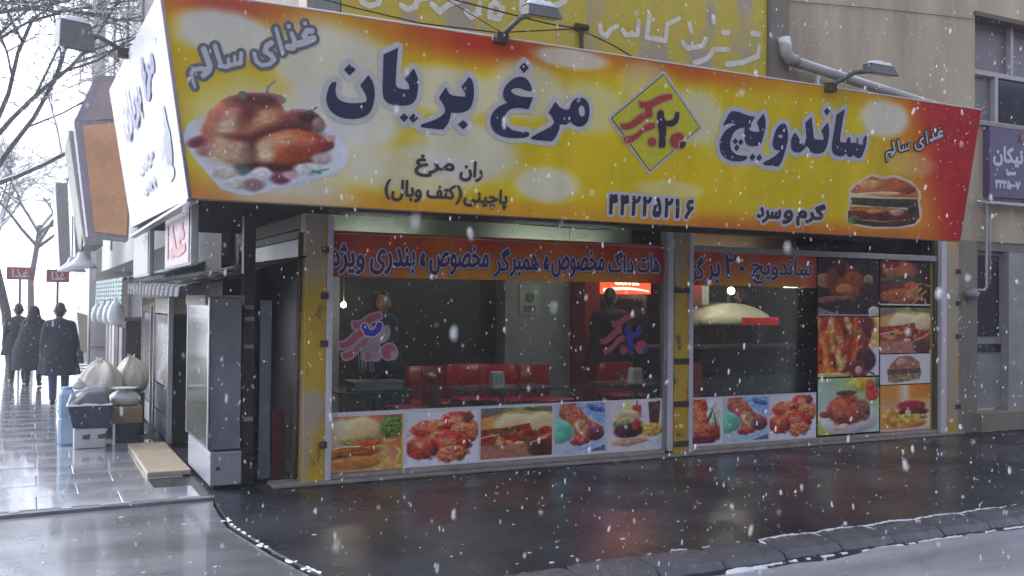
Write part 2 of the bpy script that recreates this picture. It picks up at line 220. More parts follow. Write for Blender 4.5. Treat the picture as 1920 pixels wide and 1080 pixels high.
# ---- print: colour fields on a fine grid, lettering cut as thin sheets
def vnoise(w, h, fx, fy, seed=0, octv=3):
    g = np.random.default_rng(seed); out = np.zeros((h, w)); amp = 1; tot = 0
    for o in range(octv):
        nx, ny = int(fx)+2, int(fy)+2; gr = g.random((ny+1, nx+1))
        X = np.linspace(0, fx, w); Y = np.linspace(0, fy, h); xi = X.astype(int); yi = Y.astype(int); tx = X-xi; ty = (Y-yi)[:, None]
        tx = tx*tx*(3-2*tx); ty = ty*ty*(3-2*ty)
        a = gr[yi][:, xi]; b = gr[yi][:, xi+1]; c = gr[yi+1][:, xi]; d = gr[yi+1][:, xi+1]
        out += amp*((a*(1-tx)+b*tx)*(1-ty)+(c*(1-tx)+d*tx)*ty); tot += amp; amp *= .55; fx *= 2; fy *= 2
    return out/tot
class Cv:
    """a picture being painted; x right, y down, both 0..1; colours given as on screen"""
    def __init__(s, w, h, c=(255, 255, 255)):
        s.w, s.h = w, h; s.x, s.y = np.meshgrid(np.linspace(0, 1, w), np.linspace(0, 1, h)); s.a = np.zeros((h, w, 3)); s.a[:] = c; s.m = np.zeros((h, w)); s.k = 0
    def put(s, al, c, tex=0, fx=14, fy=14, sh=None):
        s.k += 1; c = np.array(c, float)[None, None, :]*np.ones_like(s.a)
        if tex: c = c*(1+tex*2*(vnoise(s.w, s.h, fx, fy, s.k*7+3)-.5))[..., None]
        if sh is not None: c = c*sh[..., None]
        s.a = s.a*(1-al[..., None])+c*al[..., None]; s.m = np.maximum(s.m, al); return s
    def ell(s, cx, cy, rx, ry, c, soft=.25, rot=0, tex=.25, shade=.35, rough=.12, fx=14):
        r = math.radians(rot); dx, dy = s.x-cx, s.y-cy
        ex = (dx*math.cos(r)+dy*math.sin(r))/rx; ey = (-dx*math.sin(r)+dy*math.cos(r))/ry
        d = np.sqrt(ex*ex+ey*ey)
        if rough: d = d+rough*2*(vnoise(s.w, s.h, 9, 9, s.k*13+5)-.5)
        sh = 1+shade*(-.45*ex-.8*ey)*np.clip(d, 0, 1)
        return s.put(np.clip((1-d)/soft+.5, 0, 1), c, tex, fx, fx, np.clip(sh, .3, 1.6))
    def rect(s, x0, y0, x1, y1, c, tex=.1, soft=.012):
        d = np.minimum(np.minimum(s.x-x0, x1-s.x), np.minimum(s.y-y0, y1-s.y)); return s.put(np.clip(d/soft+.5, 0, 1), c, tex)
    def grad(s, x0, y0, x1, y1, c, p=1.):
        t = ((s.x-x0)*(x1-x0)+(s.y-y0)*(y1-y0))/((x1-x0)**2+(y1-y0)**2); return s.put(np.clip(t, 0, 1)**p, c)
    def poly(s, pts, c, tex=.2, fx=14, soft=.012):
        P = np.array(pts, float); d = np.full(s.x.shape, 9.); ins = np.zeros(s.x.shape, bool)
        for i in range(len(P)):
            a, b = P[i], P[(i+1) % len(P)]; e = b-a; t = np.clip(((s.x-a[0])*e[0]+(s.y-a[1])*e[1])/(e@e+1e-12), 0, 1)
            d = np.minimum(d, np.hypot(s.x-a[0]-t*e[0], s.y-a[1]-t*e[1]))
            if a[1] != b[1]: ins ^= ((a[1] > s.y) != (b[1] > s.y)) & (s.x < (b[0]-a[0])*(s.y-a[1])/(b[1]-a[1])+a[0])
        d = np.where(ins, d, -d); return s.put(np.clip(d/soft+.5, 0, 1), c, tex, fx, fx)
    def line(s, pts, w, c, tex=.2):
        d = np.full(s.x.shape, 9.); P = np.array(pts, float)
        for a, b in zip(P[:-1], P[1:]):
            e = b-a; t = np.clip(((s.x-a[0])*e[0]+(s.y-a[1])*e[1])/(e@e+1e-12), 0, 1); d = np.minimum(d, np.hypot(s.x-a[0]-t*e[0], s.y-a[1]-t*e[1]))
        return s.put(np.clip((w-d)/.01+.5, 0, 1), c, tex)
    def lin(s, gain=1.):
        c = np.clip(s.a*gain, 0, 255)/255; return np.where(c < .04, c/12.92, ((c+.055)/1.055)**2.4)
def pgrid(name, rgb, posfn, parent, mat=None, mask=None):
    """rgb (h,w,3) row 0 on top; posfn(s,t) -> arrays xyz, s right, t up"""
    h, w = rgb.shape[:2]; S, T = np.meshgrid(np.linspace(0, 1, w), np.linspace(1, 0, h)); P = posfn(S, T).reshape(-1, 3)
    i = (np.arange(h-1)[:, None]*w+np.arange(w-1)[None, :]); q = np.stack([i+w, i+w+1, i+1, i], -1).reshape(-1, 4)
    if mask is not None:
        mm = mask.ravel() > .45; q = q[mm[q].any(1)]
        used = np.unique(q); rm = np.full(h*w, -1); rm[used] = np.arange(len(used)); q = rm[q]; P = P[used]; colr = rgb.reshape(-1, 3)[used]
    else: colr = rgb.reshape(-1, 3)
    me = bpy.data.meshes.new(name); me.vertices.add(len(P)); me.vertices.foreach_set('co', P.ravel())
    me.loops.add(q.size); me.loops.foreach_set('vertex_index', q.ravel().astype(np.int32)); me.polygons.add(len(q))
    me.polygons.foreach_set('loop_start', np.arange(0, q.size, 4, dtype=np.int32)); me.update(calc_edges=True); me.validate()
    at = me.attributes.new('ink', 'FLOAT_COLOR', 'POINT'); at.data.foreach_set('color', np.concatenate([colr, np.ones((len(colr), 1))], 1).ravel().astype(np.float32))
    return link(name, me, mat or PRINT(), parent)

class Plane:
    def __init__(s, O, U, V): s.O, s.U, s.V = np.array(O, float), np.array(U, float), np.array(V, float); s.N = np.cross(s.U, s.V)
    def at(s, u, v, n=0): return s.O+np.multiply.outer(u, s.U)+np.multiply.outer(v, s.V)+n*s.N
def smooth_loop(pts):
    """round a traced outline, keeping its marked corners"""
    n = len(pts); out = []
    for i in range(n):
        p0, p1, p2, p3 = pts[i-1], pts[i], pts[(i+1) % n], pts[(i+2) % n]
        a, b = np.array(p1[:2], float), np.array(p2[:2], float)
        t1 = (b-a)*.6 if p1[2] else (b-np.array(p0[:2], float))*.5
        t2 = (b-a)*.6 if p2[2] else (np.array(p3[:2], float)-a)*.5
        for k in range(4):
            t = k/4; out.append((2*t**3-3*t*t+1)*a+(t**3-2*t*t+t)*t1+(-2*t**3+3*t*t)*b+(t**3-t*t)*t2)
    return np.array(out)/1000
def sdf(groups, strokes, h, pad):
    pts = [p for g in groups for lp in g for p in lp]+[p for st in strokes for p in st[0]]
    P = np.array(pts); mr = max([0]+[max(s[1], s[2]) for s in strokes])
    lo = P.min(0)-pad-mr-2*h; hi = P.max(0)+pad+mr+2*h; nx, ny = int((hi[0]-lo[0])/h)+2, int((hi[1]-lo[1])/h)+2
    D = np.full((ny, nx), 9.); ux = lo[0]+np.arange(nx)*h; vy = lo[1]+np.arange(ny)*h
    def window(q, m):
        a = np.maximum(((q.min(0)-m-lo)/h).astype(int), 0); b = np.minimum(((q.max(0)+m-lo)/h).astype(int)+2, [nx, ny]); return slice(a[1], b[1]), slice(a[0], b[0])
    for g in groups:
        q = np.concatenate(g); sl = window(q, pad+3*h); X, Y = np.meshgrid(ux[sl[1]], vy[sl[0]]); d = np.full(X.shape, 9.); wn = np.zeros(X.shape, int)
        for lp in g:
            for a, b in zip(lp, np.roll(lp, -1, 0)):
                e = b-a; t = np.clip(((X-a[0])*e[0]+(Y-a[1])*e[1])/(e@e+1e-12), 0, 1)
                d = np.minimum(d, (X-a[0]-t*e[0])**2+(Y-a[1]-t*e[1])**2)
                if a[1] != b[1]:
                    cr = ((a[1] > Y) != (b[1] > Y)) & (X < (b[0]-a[0])*(Y-a[1])/(b[1]-a[1])+a[0]); wn += cr*(1 if b[1] > a[1] else -1)
        d = np.sqrt(d); D[sl] = np.minimum(D[sl], np.where(wn != 0, -d, d))
    for pts, r0, r1 in strokes:
        q = np.array(pts, float); sl = window(q, pad+max(r0, r1)+3*h); X, Y = np.meshgrid(ux[sl[1]], vy[sl[0]]); k = len(q)-1
        for i, (a, b) in enumerate(zip(q[:-1], q[1:])):
            e = b-a; t = np.clip(((X-a[0])*e[0]+(Y-a[1])*e[1])/(e@e+1e-12), 0, 1); r = r0+(r1-r0)*(i+t)/k
            D[sl] = np.minimum(D[sl], np.hypot(X-a[0]-t*e[0], Y-a[1]-t*e[1])-r)
    return D, lo, h
def sheet(name, F, level, plane, off, mat, parent):
    """everything inside the distance level, cut as one flat sheet"""
    D, lo, h = F; D = D-level; ny, nx = D.shape; ins = D < 0; vs, fs, idx = [], [], {}
    def node(i, j):
        k = (i, j)
        if k not in idx: idx[k] = len(vs); vs.append((lo[0]+j*h, lo[1]+i*h))
        return idx[k]
    def cut(i, j, i2, j2):
        k = (i, j, i2, j2) if (i, j) < (i2, j2) else (i2, j2, i, j)
        if k not in idx:
            a, b = D[i, j], D[i2, j2]; t = a/(a-b); idx[k] = len(vs); vs.append((lo[0]+(j+(j2-j)*t)*h, lo[1]+(i+(i2-i)*t)*h))
        return idx[k]
    cnt = ins[:-1, :-1].astype(int)+ins[:-1, 1:]+ins[1:, :-1]+ins[1:, 1:]
    for i in range(ny-1):
        row = cnt[i]; full = np.flatnonzero(row == 4)
        if len(full):
            for r in np.split(full, np.flatnonzero(np.diff(full) > 1)+1):
                a, b = r[0], r[-1]+1; fs.append((node(i, a), node(i, b), node(i+1, b), node(i+1, a)))
        for j in np.flatnonzero((row > 0) & (row < 4)):
            cs = [(i, j), (i, j+1), (i+1, j+1), (i+1, j)]; f = []
            for k in range(4):
                a, b = cs[k], cs[(k+1) % 4]
                if ins[a]: f.append(node(*a))
                if ins[a] != ins[b]: f.append(cut(*a, *b))
            if len(f) > 2: fs.append(tuple(f))
    uv = np.array(vs); P = plane.O+uv[:, :1]*plane.U+uv[:, 1:]*plane.V+off*plane.N
    me = bpy.data.meshes.new(name); me.from_pydata(P.tolist(), [], fs); me.update()
    return link(name, me, mat, parent)
def traced(D): return [[smooth_loop(lp) for lp in g] for g in D]
def nz(groups):       # give holes the opposite turn to their outline
    out = []
    for g in groups:
        h = []
        for k, lp in enumerate(g):
            ar = np.sum(lp[:, 0]*np.roll(lp[:, 1], -1)-np.roll(lp[:, 0], -1)*lp[:, 1]); h.append(lp if (ar > 0) == (k == 0) else lp[::-1])
        out.append(h)
    return out
def strokes(D): return [(np.array(p)/1000, a/1000, b/1000) for p, a, b in D]
FORMS = {'ا': (0xFE8D, 0xFE8E), 'ب': 0xFE8F, 'پ': 0xFB56, 'ت': 0xFE95, 'چ': 0xFB7A, 'خ': 0xFEA5, 'د': (0xFEA9, 0xFEAA), 'ذ': (0xFEAB, 0xFEAC), 'ر': (0xFEAD, 0xFEAE),
         'ژ': (0xFB8A, 0xFB8B), 'س': 0xFEB1, 'ص': 0xFEB9, 'غ': 0xFECD, 'ف': 0xFED1, 'ک': 0xFB8E, 'گ': 0xFB92, 'ل': 0xFEDD, 'م': 0xFEE1, 'ن': 0xFEE5, 'و': (0xFEED, 0xFEEE), 'ه': 0xFEE9, 'ی': 0xFBFC}
def shape(w):
    if not any(c in FORMS for c in w): return w
    o = []; W = [c for c in w if c != 'ـ']
    for i, c in enumerate(W):
        f = FORMS.get(c)
        if f is None: o.append(c); continue
        dual = not isinstance(f, tuple); pr = i > 0 and W[i-1] in FORMS and not isinstance(FORMS[W[i-1]], tuple); nx = dual and i+1 < len(W) and W[i+1] in FORMS
        if dual: o.append(chr(f+(3 if pr and nx else 1 if pr else 2 if nx else 0)))
        else: o.append(chr(f[1] if pr else f[0]))
    return ''.join(reversed(o))
GLY = {}
def glyphs(w):
    """outline loops of a word, scaled to a unit box"""
    if w in GLY: return GLY[w]
    c = bpy.data.curves.new('w', 'FONT'); c.body = shape(w); c.resolution_u = 4; o = bpy.data.objects.new('w', c); COL.objects.link(o)
    dg = bpy.context.evaluated_depsgraph_get(); cu = o.evaluated_get(dg).to_curve(dg); L = []
    for s in cu.splines:
        bp = s.bezier_points; pts = []
        for a, b in zip(bp, list(bp[1:])+[bp[0]]): pts += [(p.x, p.y) for p in interpolate_bezier(a.co, a.handle_right, b.handle_left, b.co, 5)[:-1]]
        if len(pts) > 2: L.append(np.array(pts))
    bpy.data.objects.remove(o)
    if L:
        A = np.concatenate(L); lo, hi = A.min(0), A.max(0); L = [(l-lo)/(hi-lo) for l in L]
    GLY[w] = L; return L
def words(T, bold=0.):
    out = []
    for w, u0, v0, u1, v1 in T:
        b = bold*min(1, (v1-v0)/.15); L = glyphs(w); S = np.array([u1-u0-2*b, v1-v0-2*b]); out.append([l*S+[u0+b, v0+b] for l in L])
    return [g for g in out if g]

# ------------------------------------------------------------------ ground, road, pavements
def wet_ground(name, dark, light, r0, r1, sc, stretch, cover, bump=.25, film=0):
    m = bpy.data.materials.new(name); m.use_nodes = True; n, l = m.node_tree.nodes, m.node_tree.links; p = n['Principled BSDF']
    tc = n.new('ShaderNodeTexCoord'); mp = n.new('ShaderNodeMapping'); mp.inputs['Scale'].default_value = stretch; l.new(tc.outputs['Object'], mp.inputs[0])
    a = n.new('ShaderNodeTexNoise'); a.inputs['Scale'].default_value = sc; a.inputs['Detail'].default_value = 8; a.inputs['Roughness'].default_value = .62; l.new(mp.outputs[0], a.inputs['Vector'])
    g = n.new('ShaderNodeTexNoise'); g.inputs['Scale'].default_value = 160; g.inputs['Detail'].default_value = 3; l.new(tc.outputs['Object'], g.inputs['Vector'])
    rp = n.new('ShaderNodeValToRGB'); rp.color_ramp.elements[0].position = cover[0]; rp.color_ramp.elements[1].position = cover[1]
    rp.color_ramp.elements[0].color = (*dark, 1); rp.color_ramp.elements[1].color = (*light, 1); l.new(a.outputs['Fac'], rp.inputs[0])
    mx = n.new('ShaderNodeMix'); mx.data_type = 'RGBA'; mx.blend_type = 'MULTIPLY'; mx.inputs['Factor'].default_value = .55; l.new(rp.outputs[0], mx.inputs['A']); l.new(g.outputs['Fac'], mx.inputs['B'])
    l.new(mx.outputs['Result'], p.inputs['Base Color'])
    w = n.new('ShaderNodeTexNoise'); w.inputs['Scale'].default_value = 1.3; w.inputs['Detail'].default_value = 5; l.new(tc.outputs['Object'], w.inputs['Vector'])
    mr = n.new('ShaderNodeMapRange'); mr.inputs['From Min'].default_value = .35; mr.inputs['From Max'].default_value = .65; mr.inputs['To Min'].default_value = r0; mr.inputs['To Max'].default_value = r1
    l.new(w.outputs['Fac'], mr.inputs['Value']); l.new(mr.outputs[0], p.inputs['Roughness']); p.inputs['Coat Weight'].default_value = film; p.inputs['Coat Roughness'].default_value = .06; p.inputs['Coat IOR'].default_value = 1.33
    g2 = n.new('ShaderNodeTexVoronoi'); g2.inputs['Scale'].default_value = 75; l.new(tc.outputs['Object'], g2.inputs['Vector']); ad = n.new('ShaderNodeMath'); ad.operation = 'ADD'; l.new(g.outputs['Fac'], ad.inputs[0]); l.new(g2.outputs['Distance'], ad.inputs[1])
    bp = n.new('ShaderNodeBump'); bp.inputs['Strength'].default_value = bump; bp.inputs['Distance'].default_value = .004; l.new(ad.outputs[0], bp.inputs['Height']); l.new(bp.outputs[0], p.inputs['Normal'])
    return m
road_m = wet_ground('wet_road_with_slush', (.05, .052, .056), (.36, .375, .39), .2, .45, .9, (.35, 1.3, 1), (.30, .70), .25, .4)
walk_m = wet_ground('wet_dark_asphalt', (.014, .016, .023), (.06, .064, .082), .12, .42, .8, (1, 1, 1), (.34, .74), .2)
tile_m = wet_ground('wet_paving_stone', (.36, .37, .40), (.60, .61, .65), .07, .26, 1.1, (1, 1, 1), (.3, .7), .08, .9)
snow_m = M('lying_snow', (.80, .82, .86), .7, var=.1, scale=30, bump=.4)
me = bpy.data.meshes.new('road'); me.from_pydata([(-220, -220, -.1), (220, -220, -.1), (220, 220, -.1), (-220, 220, -.1)], [], [(0, 1, 2, 3)])
tag(link('road', me, road_m), 'wet grey road with slush in front of the shop', kind='structure')
def slab(name, pts, z0, z1, mat):
    mb = MB(); n = len(pts); mb.v = [(x, y, z0) for x, y in pts]+[(x, y, z1) for x, y in pts]
    mb.f = [tuple(range(n, 2*n))]+[(i, (i+1) % n, n+(i+1) % n, n+i) for i in range(n)]; mb.sm = [False]*len(mb.f)
    return tag(mb.build(name, mat), kind='structure')
slab('front_pavement', [(-.62, -3.2), (34, -3.2), (34, .3), (-.9, .3), (-.98, -.4), (-1.02, -1.2), (-.9, -2.1), (-.74, -2.9)], -.2, 0, walk_m)
side = slab('side_pavement', [(-8.2, -.3), (-.93, -.12), (-.93, .25), (-.15, .35), (-.15, 75), (-8.2, 75)], -.2, -.012, M('dark_joint', (.03, .03, .033), .4))
gut = slab('gutter', [(-.7, -3.62), (34, -3.58), (34, -3.3), (-.7, -3.3)], -.099, -.055, walk_m)
slab('side_road', [(-40, -1.35), (-8.2, -.43), (-.965, -.21), (-1.0, -.4), (-1.04, -1.2), (-.92, -2.1), (-.76, -2.9), (-.64, -3.2), (-.64, -16), (-40, -16)], -.2, -.028, road_m)
# paving stones of the side pavement
tiles = []
for v in range(3):
    bm = bmesh.new(); bmesh.ops.create_cube(bm, size=1); bmesh.ops.scale(bm, vec=(.594, .494, .03), verts=bm.verts)
    bmesh.ops.bevel(bm, geom=[e for e in bm.edges], offset=.006, segments=1, affect='EDGES'); me = bpy.data.meshes.new('paving_stone'); bm.to_mesh(me); bm.free(); me.materials.append(tile_m); tiles.append(me)
sl = wloc(side); count = 0
for j in range(28):
    y0 = .12+j*.5
    for i in range(12):
        x = -1.35-i*.6-(.3 if j % 2 else 0)
        if count > 295 or x < -7.6: continue
        if i > 5 and j > 16: continue
        o = bpy.data.objects.new('paving_stone', tiles[rnd.randrange(3)]); COL.objects.link(o); o.parent = side
        o.location = Vector((x, y0, -.0165+rnd.uniform(-.002, .002)))-sl; o.rotation_euler = (rnd.uniform(-.003, .003), rnd.uniform(-.003, .003), 0); count += 1
bm = bmesh.new()
for j in range(28, 110):
    for i in range(12):
        x = -1.35-i*.6-(.3 if j % 2 else 0)
        if x < -7.6: continue
        q = bmesh.ops.create_cube(bm, size=1, matrix=Matrix.Translation((x, .12+j*.5, -.0165+rnd.uniform(-.002, .002))) @ Matrix.Diagonal((.594, .494, .03, 1)))
me = bpy.data.meshes.new('paving_stones'); bm.to_mesh(me); bm.free(); far = link('paving_stones', me, tile_m, side); far['kind'] = 'stuff'
slab('side_kerb', [(-8.2, -.42), (-.95, -.20), (-.95, -.125), (-8.2, -.305)], -.2, -.004, M('kerb_concrete', (.20, .20, .21), .35, var=.3, scale=9, bump=.2))
# kerb stones of the front pavement
kerb = thing('front_kerb', 'row of dark wet kerb stones between the front pavement and the road', 'kerb', (2, -3.3, -.1)); kerb['kind'] = 'structure'
kerb_mat = wet_ground('kerb_wet_stone', (.06, .06, .068), (.21, .21, .23), .12, .45, 5, (1, 1, 1), (.3, .75), .5)
kst = None
for i in range(36):
    x0 = -.4+i*.5+.01
    if kst is None:
        rings = []
        for t in np.linspace(0, 1, 13):
            bul = .010*math.sin(math.pi*t)**.6
            jt = lambda s_: rnd.uniform(-s_, s_); rings.append([(t*.485+(jt(.006) if 0 < t < 1 else 0), y+jt(.004), z+jt(.004)) for y, z in ((0, 0), (-.275-bul, 0), (-.27-bul, .045), (-.235, .085+bul*.4), (-.12, .10+bul*.6), (-.0, .104+bul*.6))])
        kst = MB().loft(rings, sm=False); mm = bpy.data.meshes.new('kerb_stone'); mm.from_pydata(kst.v, [], kst.f); mm.materials.append(kerb_mat)
    o = bpy.data.objects.new('kerb_stone', mm); COL.objects.link(o); o.parent = kerb; o.location = Vector((x0, -3.205, -.1+rnd.uniform(-.006, .006)))-kerb.location; o.rotation_euler.z = rnd.uniform(-.012, .012)
# thin snow that settled along edges and joints
def ridge(mb, pts, w, hgt, keep=.85, seg=.05):
    P = [Vector(p) for p in pts]
    for a, b in zip(P[:-1], P[1:]):
        n = max(2, int((b-a).length/seg)); side_v = (b-a).normalized().cross(Vector((0, 0, 1))); prev = None
        for i in range(n+1):
            c = a.lerp(b, i/n); ww = w*rnd.uniform(.25, 1.25); hh = hgt*rnd.uniform(.4, 1.2)
            c = c+side_v*rnd.uniform(-.25, .25)*w
            ring = [c-side_v*ww, c-side_v*ww*.45+Vector((0, 0, hh*.8)), c+side_v*ww*.3+Vector((0, 0, hh)), c+side_v*ww]
            if rnd.random() > keep: prev = None; continue
            if prev: mb.add(prev+ring, [(0, 1, 5, 4), (1, 2, 6, 5), (2, 3, 7, 6)], True)
            prev = ring
mb = MB()
for i in range(2, 12):
    x = -.4+i*.5; k = 1 if 5 <= i <= 9 else .35
    ridge(mb, [(x, -3.205, .006), (x+.25, -3.2, .016), (x+.5, -3.205, .006)], .012*k, .010, .95*k+.03, .03)
    ridge(mb, [(x, -3.22, .005), (x+.03, -3.33, -.012), (x+.05, -3.42, -.05)], .009*k, .008, .92*k, .03)
ridge(mb, [(-1.0, -.95, .002), (-1.01, -1.3, .002), (-.92, -2.0, .002), (-.80, -2.6, .002), (-.66, -3.1, .002)], .014, .008, .6, .03); ridge(mb, [(-1.04, -.9, .002), (-1.05, -1.3, .002), (-.95, -2.0, .002), (-.83, -2.6, .002), (-.70, -3.1, .002)], .02, .006, .35, .03)
ridge(mb, [(-8, -.33, .0), (-4, -.22, .0), (-.95, -.14, .0)], .02, .01, .45, .07)
ridge(mb, [(1.6, -3.56, -.048), (2.2, -3.55, -.048), (3.2, -3.55, -.048), (5, -3.55, -.048)], .02, .012, .7, .03)
mb.ball((1.62, -3.60, -.045), .10, 10, 6, (1.1, .6, .22), .2); mb.ball((1.78, -3.58, -.048), .06, 8, 6, (1.2, .6, .25), .2)
for i in range(90):
    x = rnd.uniform(-.6, 6); y = rnd.uniform(-3.1, -1.2) if rnd.random() < .75 else rnd.uniform(-1.2, -.2); mb.ball((x, y, .001), rnd.uniform(.004, .013), 6, 4, (rnd.uniform(.8, 1.8), 1, .3), .3)
for i in range(60): mb.ball((rnd.uniform(-3.4, -1.1), rnd.uniform(-3.5, -.5), -.027), rnd.uniform(.004, .014), 6, 4, (rnd.uniform(.8, 2), 1, .3), .3)
tag(mb.build('settled_snow', snow_m), 'thin ridges of snow settled along the kerbs', 'snow', kind='stuff')

# slush lying on the carriageway
mb = MB(); nx_ = 130; prev = None
for i in range(nx_+1):
    x = -.2+i*.12; e0 = -3.60+.03*math.sin(x*2.3)+.02*math.sin(x*7.1)+rnd.uniform(-.012, .012)+max(0, .9-x)*-.55
    r = [(x, e0+.05-d, -.045+h-.05*max(0, min(1, 1-x/1.5))) for d, h in ((0, -.02), (.05, .004), (.35, .003), (.62, -.004), (1.1, .004), (2.2, .003), (5.5, .002))]
    r = [(a, b+rnd.uniform(-.02, .02), c+rnd.uniform(0, .003)) for a, b, c in r]
    if prev:
        for j in range(6): mb.add([prev[j], r[j], r[j+1], prev[j+1]], [(0, 3, 2, 1)], True)
    prev = r
tag(mb.build('road_slush', wet_ground('grey_slush', (.36, .37, .40), (.72, .74, .78), .25, .55, 1.2, (.25, 2.2, 1), (.3, .7), .5, .5)), 'grey slush lying on the road beyond the kerb', 'slush', kind='stuff')

# ------------------------------------------------------------------ the corner building with the shop front
bld = thing('corner_building', 'beige plastered corner building with the glazed sandwich shop on its ground floor', 'building', (4, .1, 0))
plaster = M('beige_plaster', (.55, .45, .32), .8, var=.38, scale=1.6, bump=.18, streak=.8)
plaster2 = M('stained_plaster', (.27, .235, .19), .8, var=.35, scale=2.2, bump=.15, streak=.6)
def rusty(name, col, amt):
    m = M(name, col, .45, var=.12, scale=5, bump=.1); n, l = m.node_tree.nodes, m.node_tree.links; p = n['Principled BSDF']
    src = p.inputs['Base Color'].links[0].from_socket; tc = n.new('ShaderNodeTexCoord'); mp = n.new('ShaderNodeMapping'); mp.inputs['Scale'].default_value = (1, 1, .45); l.new(tc.outputs['Object'], mp.inputs[0])
    a = n.new('ShaderNodeTexNoise'); a.inputs['Scale'].default_value = 7; a.inputs['Detail'].default_value = 9; a.inputs['Roughness'].default_value = .7; l.new(mp.outputs[0], a.inputs['Vector'])
    rp = n.new('ShaderNodeValToRGB'); rp.color_ramp.elements[0].position = amt; rp.color_ramp.elements[1].position = amt+.07; l.new(a.outputs['Fac'], rp.inputs[0])
    mx = n.new('ShaderNodeMix'); mx.data_type = 'RGBA'; l.new(rp.outputs[0], mx.inputs['Factor']); l.new(src, mx.inputs['A']); mx.inputs['B'].default_value = (.10, .055, .035, 1); l.new(mx.outputs['Result'], p.inputs['Base Color'])
    b = n.new('ShaderNodeTexNoise'); b.inputs['Scale'].default_value = 2.1; b.inputs['Detail'].default_value = 6; l.new(mp.outputs[0], b.inputs['Vector'])
    rp2 = n.new('ShaderNodeValToRGB'); rp2.color_ramp.elements[0].position = .52; rp2.color_ramp.elements[1].position = .60; l.new(b.outputs['Fac'], rp2.inputs[0])
    m2 = n.new('ShaderNodeMix'); m2.data_type = 'RGBA'; l.new(rp2.outputs[0], m2.inputs['Factor']); l.new(mx.outputs['Result'], m2.inputs['A']); m2.inputs['B'].default_value = (.42, .34, .24, 1); l.new(m2.outputs['Result'], p.inputs['Base Color'])
    return m
yellow = rusty('worn_yellow_paint', (.55, .36, .02), .565)
white_al = M('white_painted_metal', (.62, .60, .64), .4, var=.1, scale=4, streak=.5)
alu = M('grey_aluminium', (.34, .34, .34), .35, .4, var=.15, scale=7)
black_m = M('black_metal', (.018, .018, .02), .5, var=.3, scale=8)
# upper wall, with the opening of the upper window at the right
wl_ = MB(); wl_.box(-.2, .0, 2.44, 8.5, .3, 9.5); wl_.box(8.5, .0, 5.42, 13, .3, 9.5); wl_.box(8.5, .0, 2.45, 13, .3, 4.0); wl_.box(11.2, .0, 4.0, 13, .3, 5.42)
wl_.build('wall', plaster, bld)
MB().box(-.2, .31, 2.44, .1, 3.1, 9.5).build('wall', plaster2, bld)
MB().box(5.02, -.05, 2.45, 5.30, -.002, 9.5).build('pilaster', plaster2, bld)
# upper window
uw = MB().box(8.5, .20, 4.0, 11.2, .24, 5.42).build('window', M('purple_grey_blind', (.23, .20, .22), .5, var=.2, scale=2), bld)
fm = M('window_frame_pale', (.50, .46, .46), .5, var=.1)
for b in ((8.5, .12, 4.66, 11.2, .196, 4.72), (9.38, .12, 4.72, 9.43, .196, 5.36), (9.06, .12, 4.06, 9.12, .196, 4.66), (8.5, .12, 4.0, 11.2, .196, 4.06), (10.2, .12, 4.06, 10.25, .196, 5.36)):
    MB().box(*b).build('frame', fm, uw)
MB().box(9.13, .16, 4.07, 10.19, .18, 4.65).build('pane', M('dark_blue_pane', (.03, .03, .055), .08), uw)
MB().box(8.48, -.03, 5.36, 11.25, .196, 5.418).build('lintel', M('brown_lintel', (.16, .11, .09), .7), uw)
MB().box(8.45, -.05, 3.95, 11.25, .12, 3.998).build('sill', M('stone_sill', (.36, .31, .26), .7, snow=.3), uw)
# posts of the shop front
for x0, x1 in ((-.20, -.008), (3.735, 3.915), (7.905, 8.13)):
    po = MB().box(x0, -.06, .03, x1, .12, 2.44).build('post', yellow, bld, .006)
    xm = (x0+x1)/2
    if x0 > 3 and x0 < 5:
        for z in (.10, .52, .97, 1.72): MB().box(x0-.006, -.072, z, x1+.001, -.0605, z+.06).build('band', M('rusty_iron', (.07, .045, .035), .7, var=.4, scale=20), po)
    for z in (.32, 1.20, 1.62, 2.02) if x0 < 3 or x0 > 5 else ():
        MB().box(x1-.05, -.085, z, x1+.012, -.061, z+.055).build('hinge', M('rusty_iron', (.07, .045, .035), .7, var=.4, scale=20), po)
for x0, x1 in ((-.006, .046), (3.918, 3.966), (7.80, 7.892)):
    MB().box(x0, -.075, .035, x1, .08, 2.44).build('window_frame', white_al, bld, .004)
MB().box(3.665, -.05, .06, 3.728, .07, 2.44).build('window_frame', white_al, bld, .004)
MB().box(3.628, -.02, .06, 3.655, .06, 2.44).build('window_frame', alu, bld, .003)
MB().box(7.742, -.02, .06, 7.795, .06, 2.44).build('window_frame', M('dark_olive_metal', (.10, .085, .04), .4), bld, .003)
MB().box(3.97, -.045, 2.165, 7.74, .05, 2.232).build('window_rail', alu, bld, .004)
sill_m = M('worn_stone_sill', (.33, .29, .26), .45, var=.3, scale=6, bump=.15)
MB().box(-.46, -.10, .002, 8.2, .14, .034).build('sill', sill_m, bld, .006)
MB().box(.048, -.05, .036, 3.626, .10, .072).build('sill', sill_m, bld, .006)
MB().box(3.97, -.05, .036, 7.74, .10, .072).build('sill', sill_m, bld, .006)
gl = GLASS('shop_glass', (.88, .91, .9), .6)
MB().box(.05, .02, .075, 3.625, .026, 2.2).build('glass_pane', gl, bld)
MB().box(3.97, .02, .075, 7.74, .026, 2.163).build('glass_pane', gl, bld)
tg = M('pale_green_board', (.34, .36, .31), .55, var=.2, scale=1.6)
for x0, x1 in ((.05, 2.72), (2.726, 3.50)): MB().box(x0, .42, 2.0, x1, .45, 2.6).build('transom_stand_in', tg, bld)  # boards added in place of the ceiling seen through the transom glass
MB().box(3.503, .40, 2.0, 3.9, .45, 2.6).build('transom_stand_in', M('dark_board', (.03, .027, .022), .6), bld)
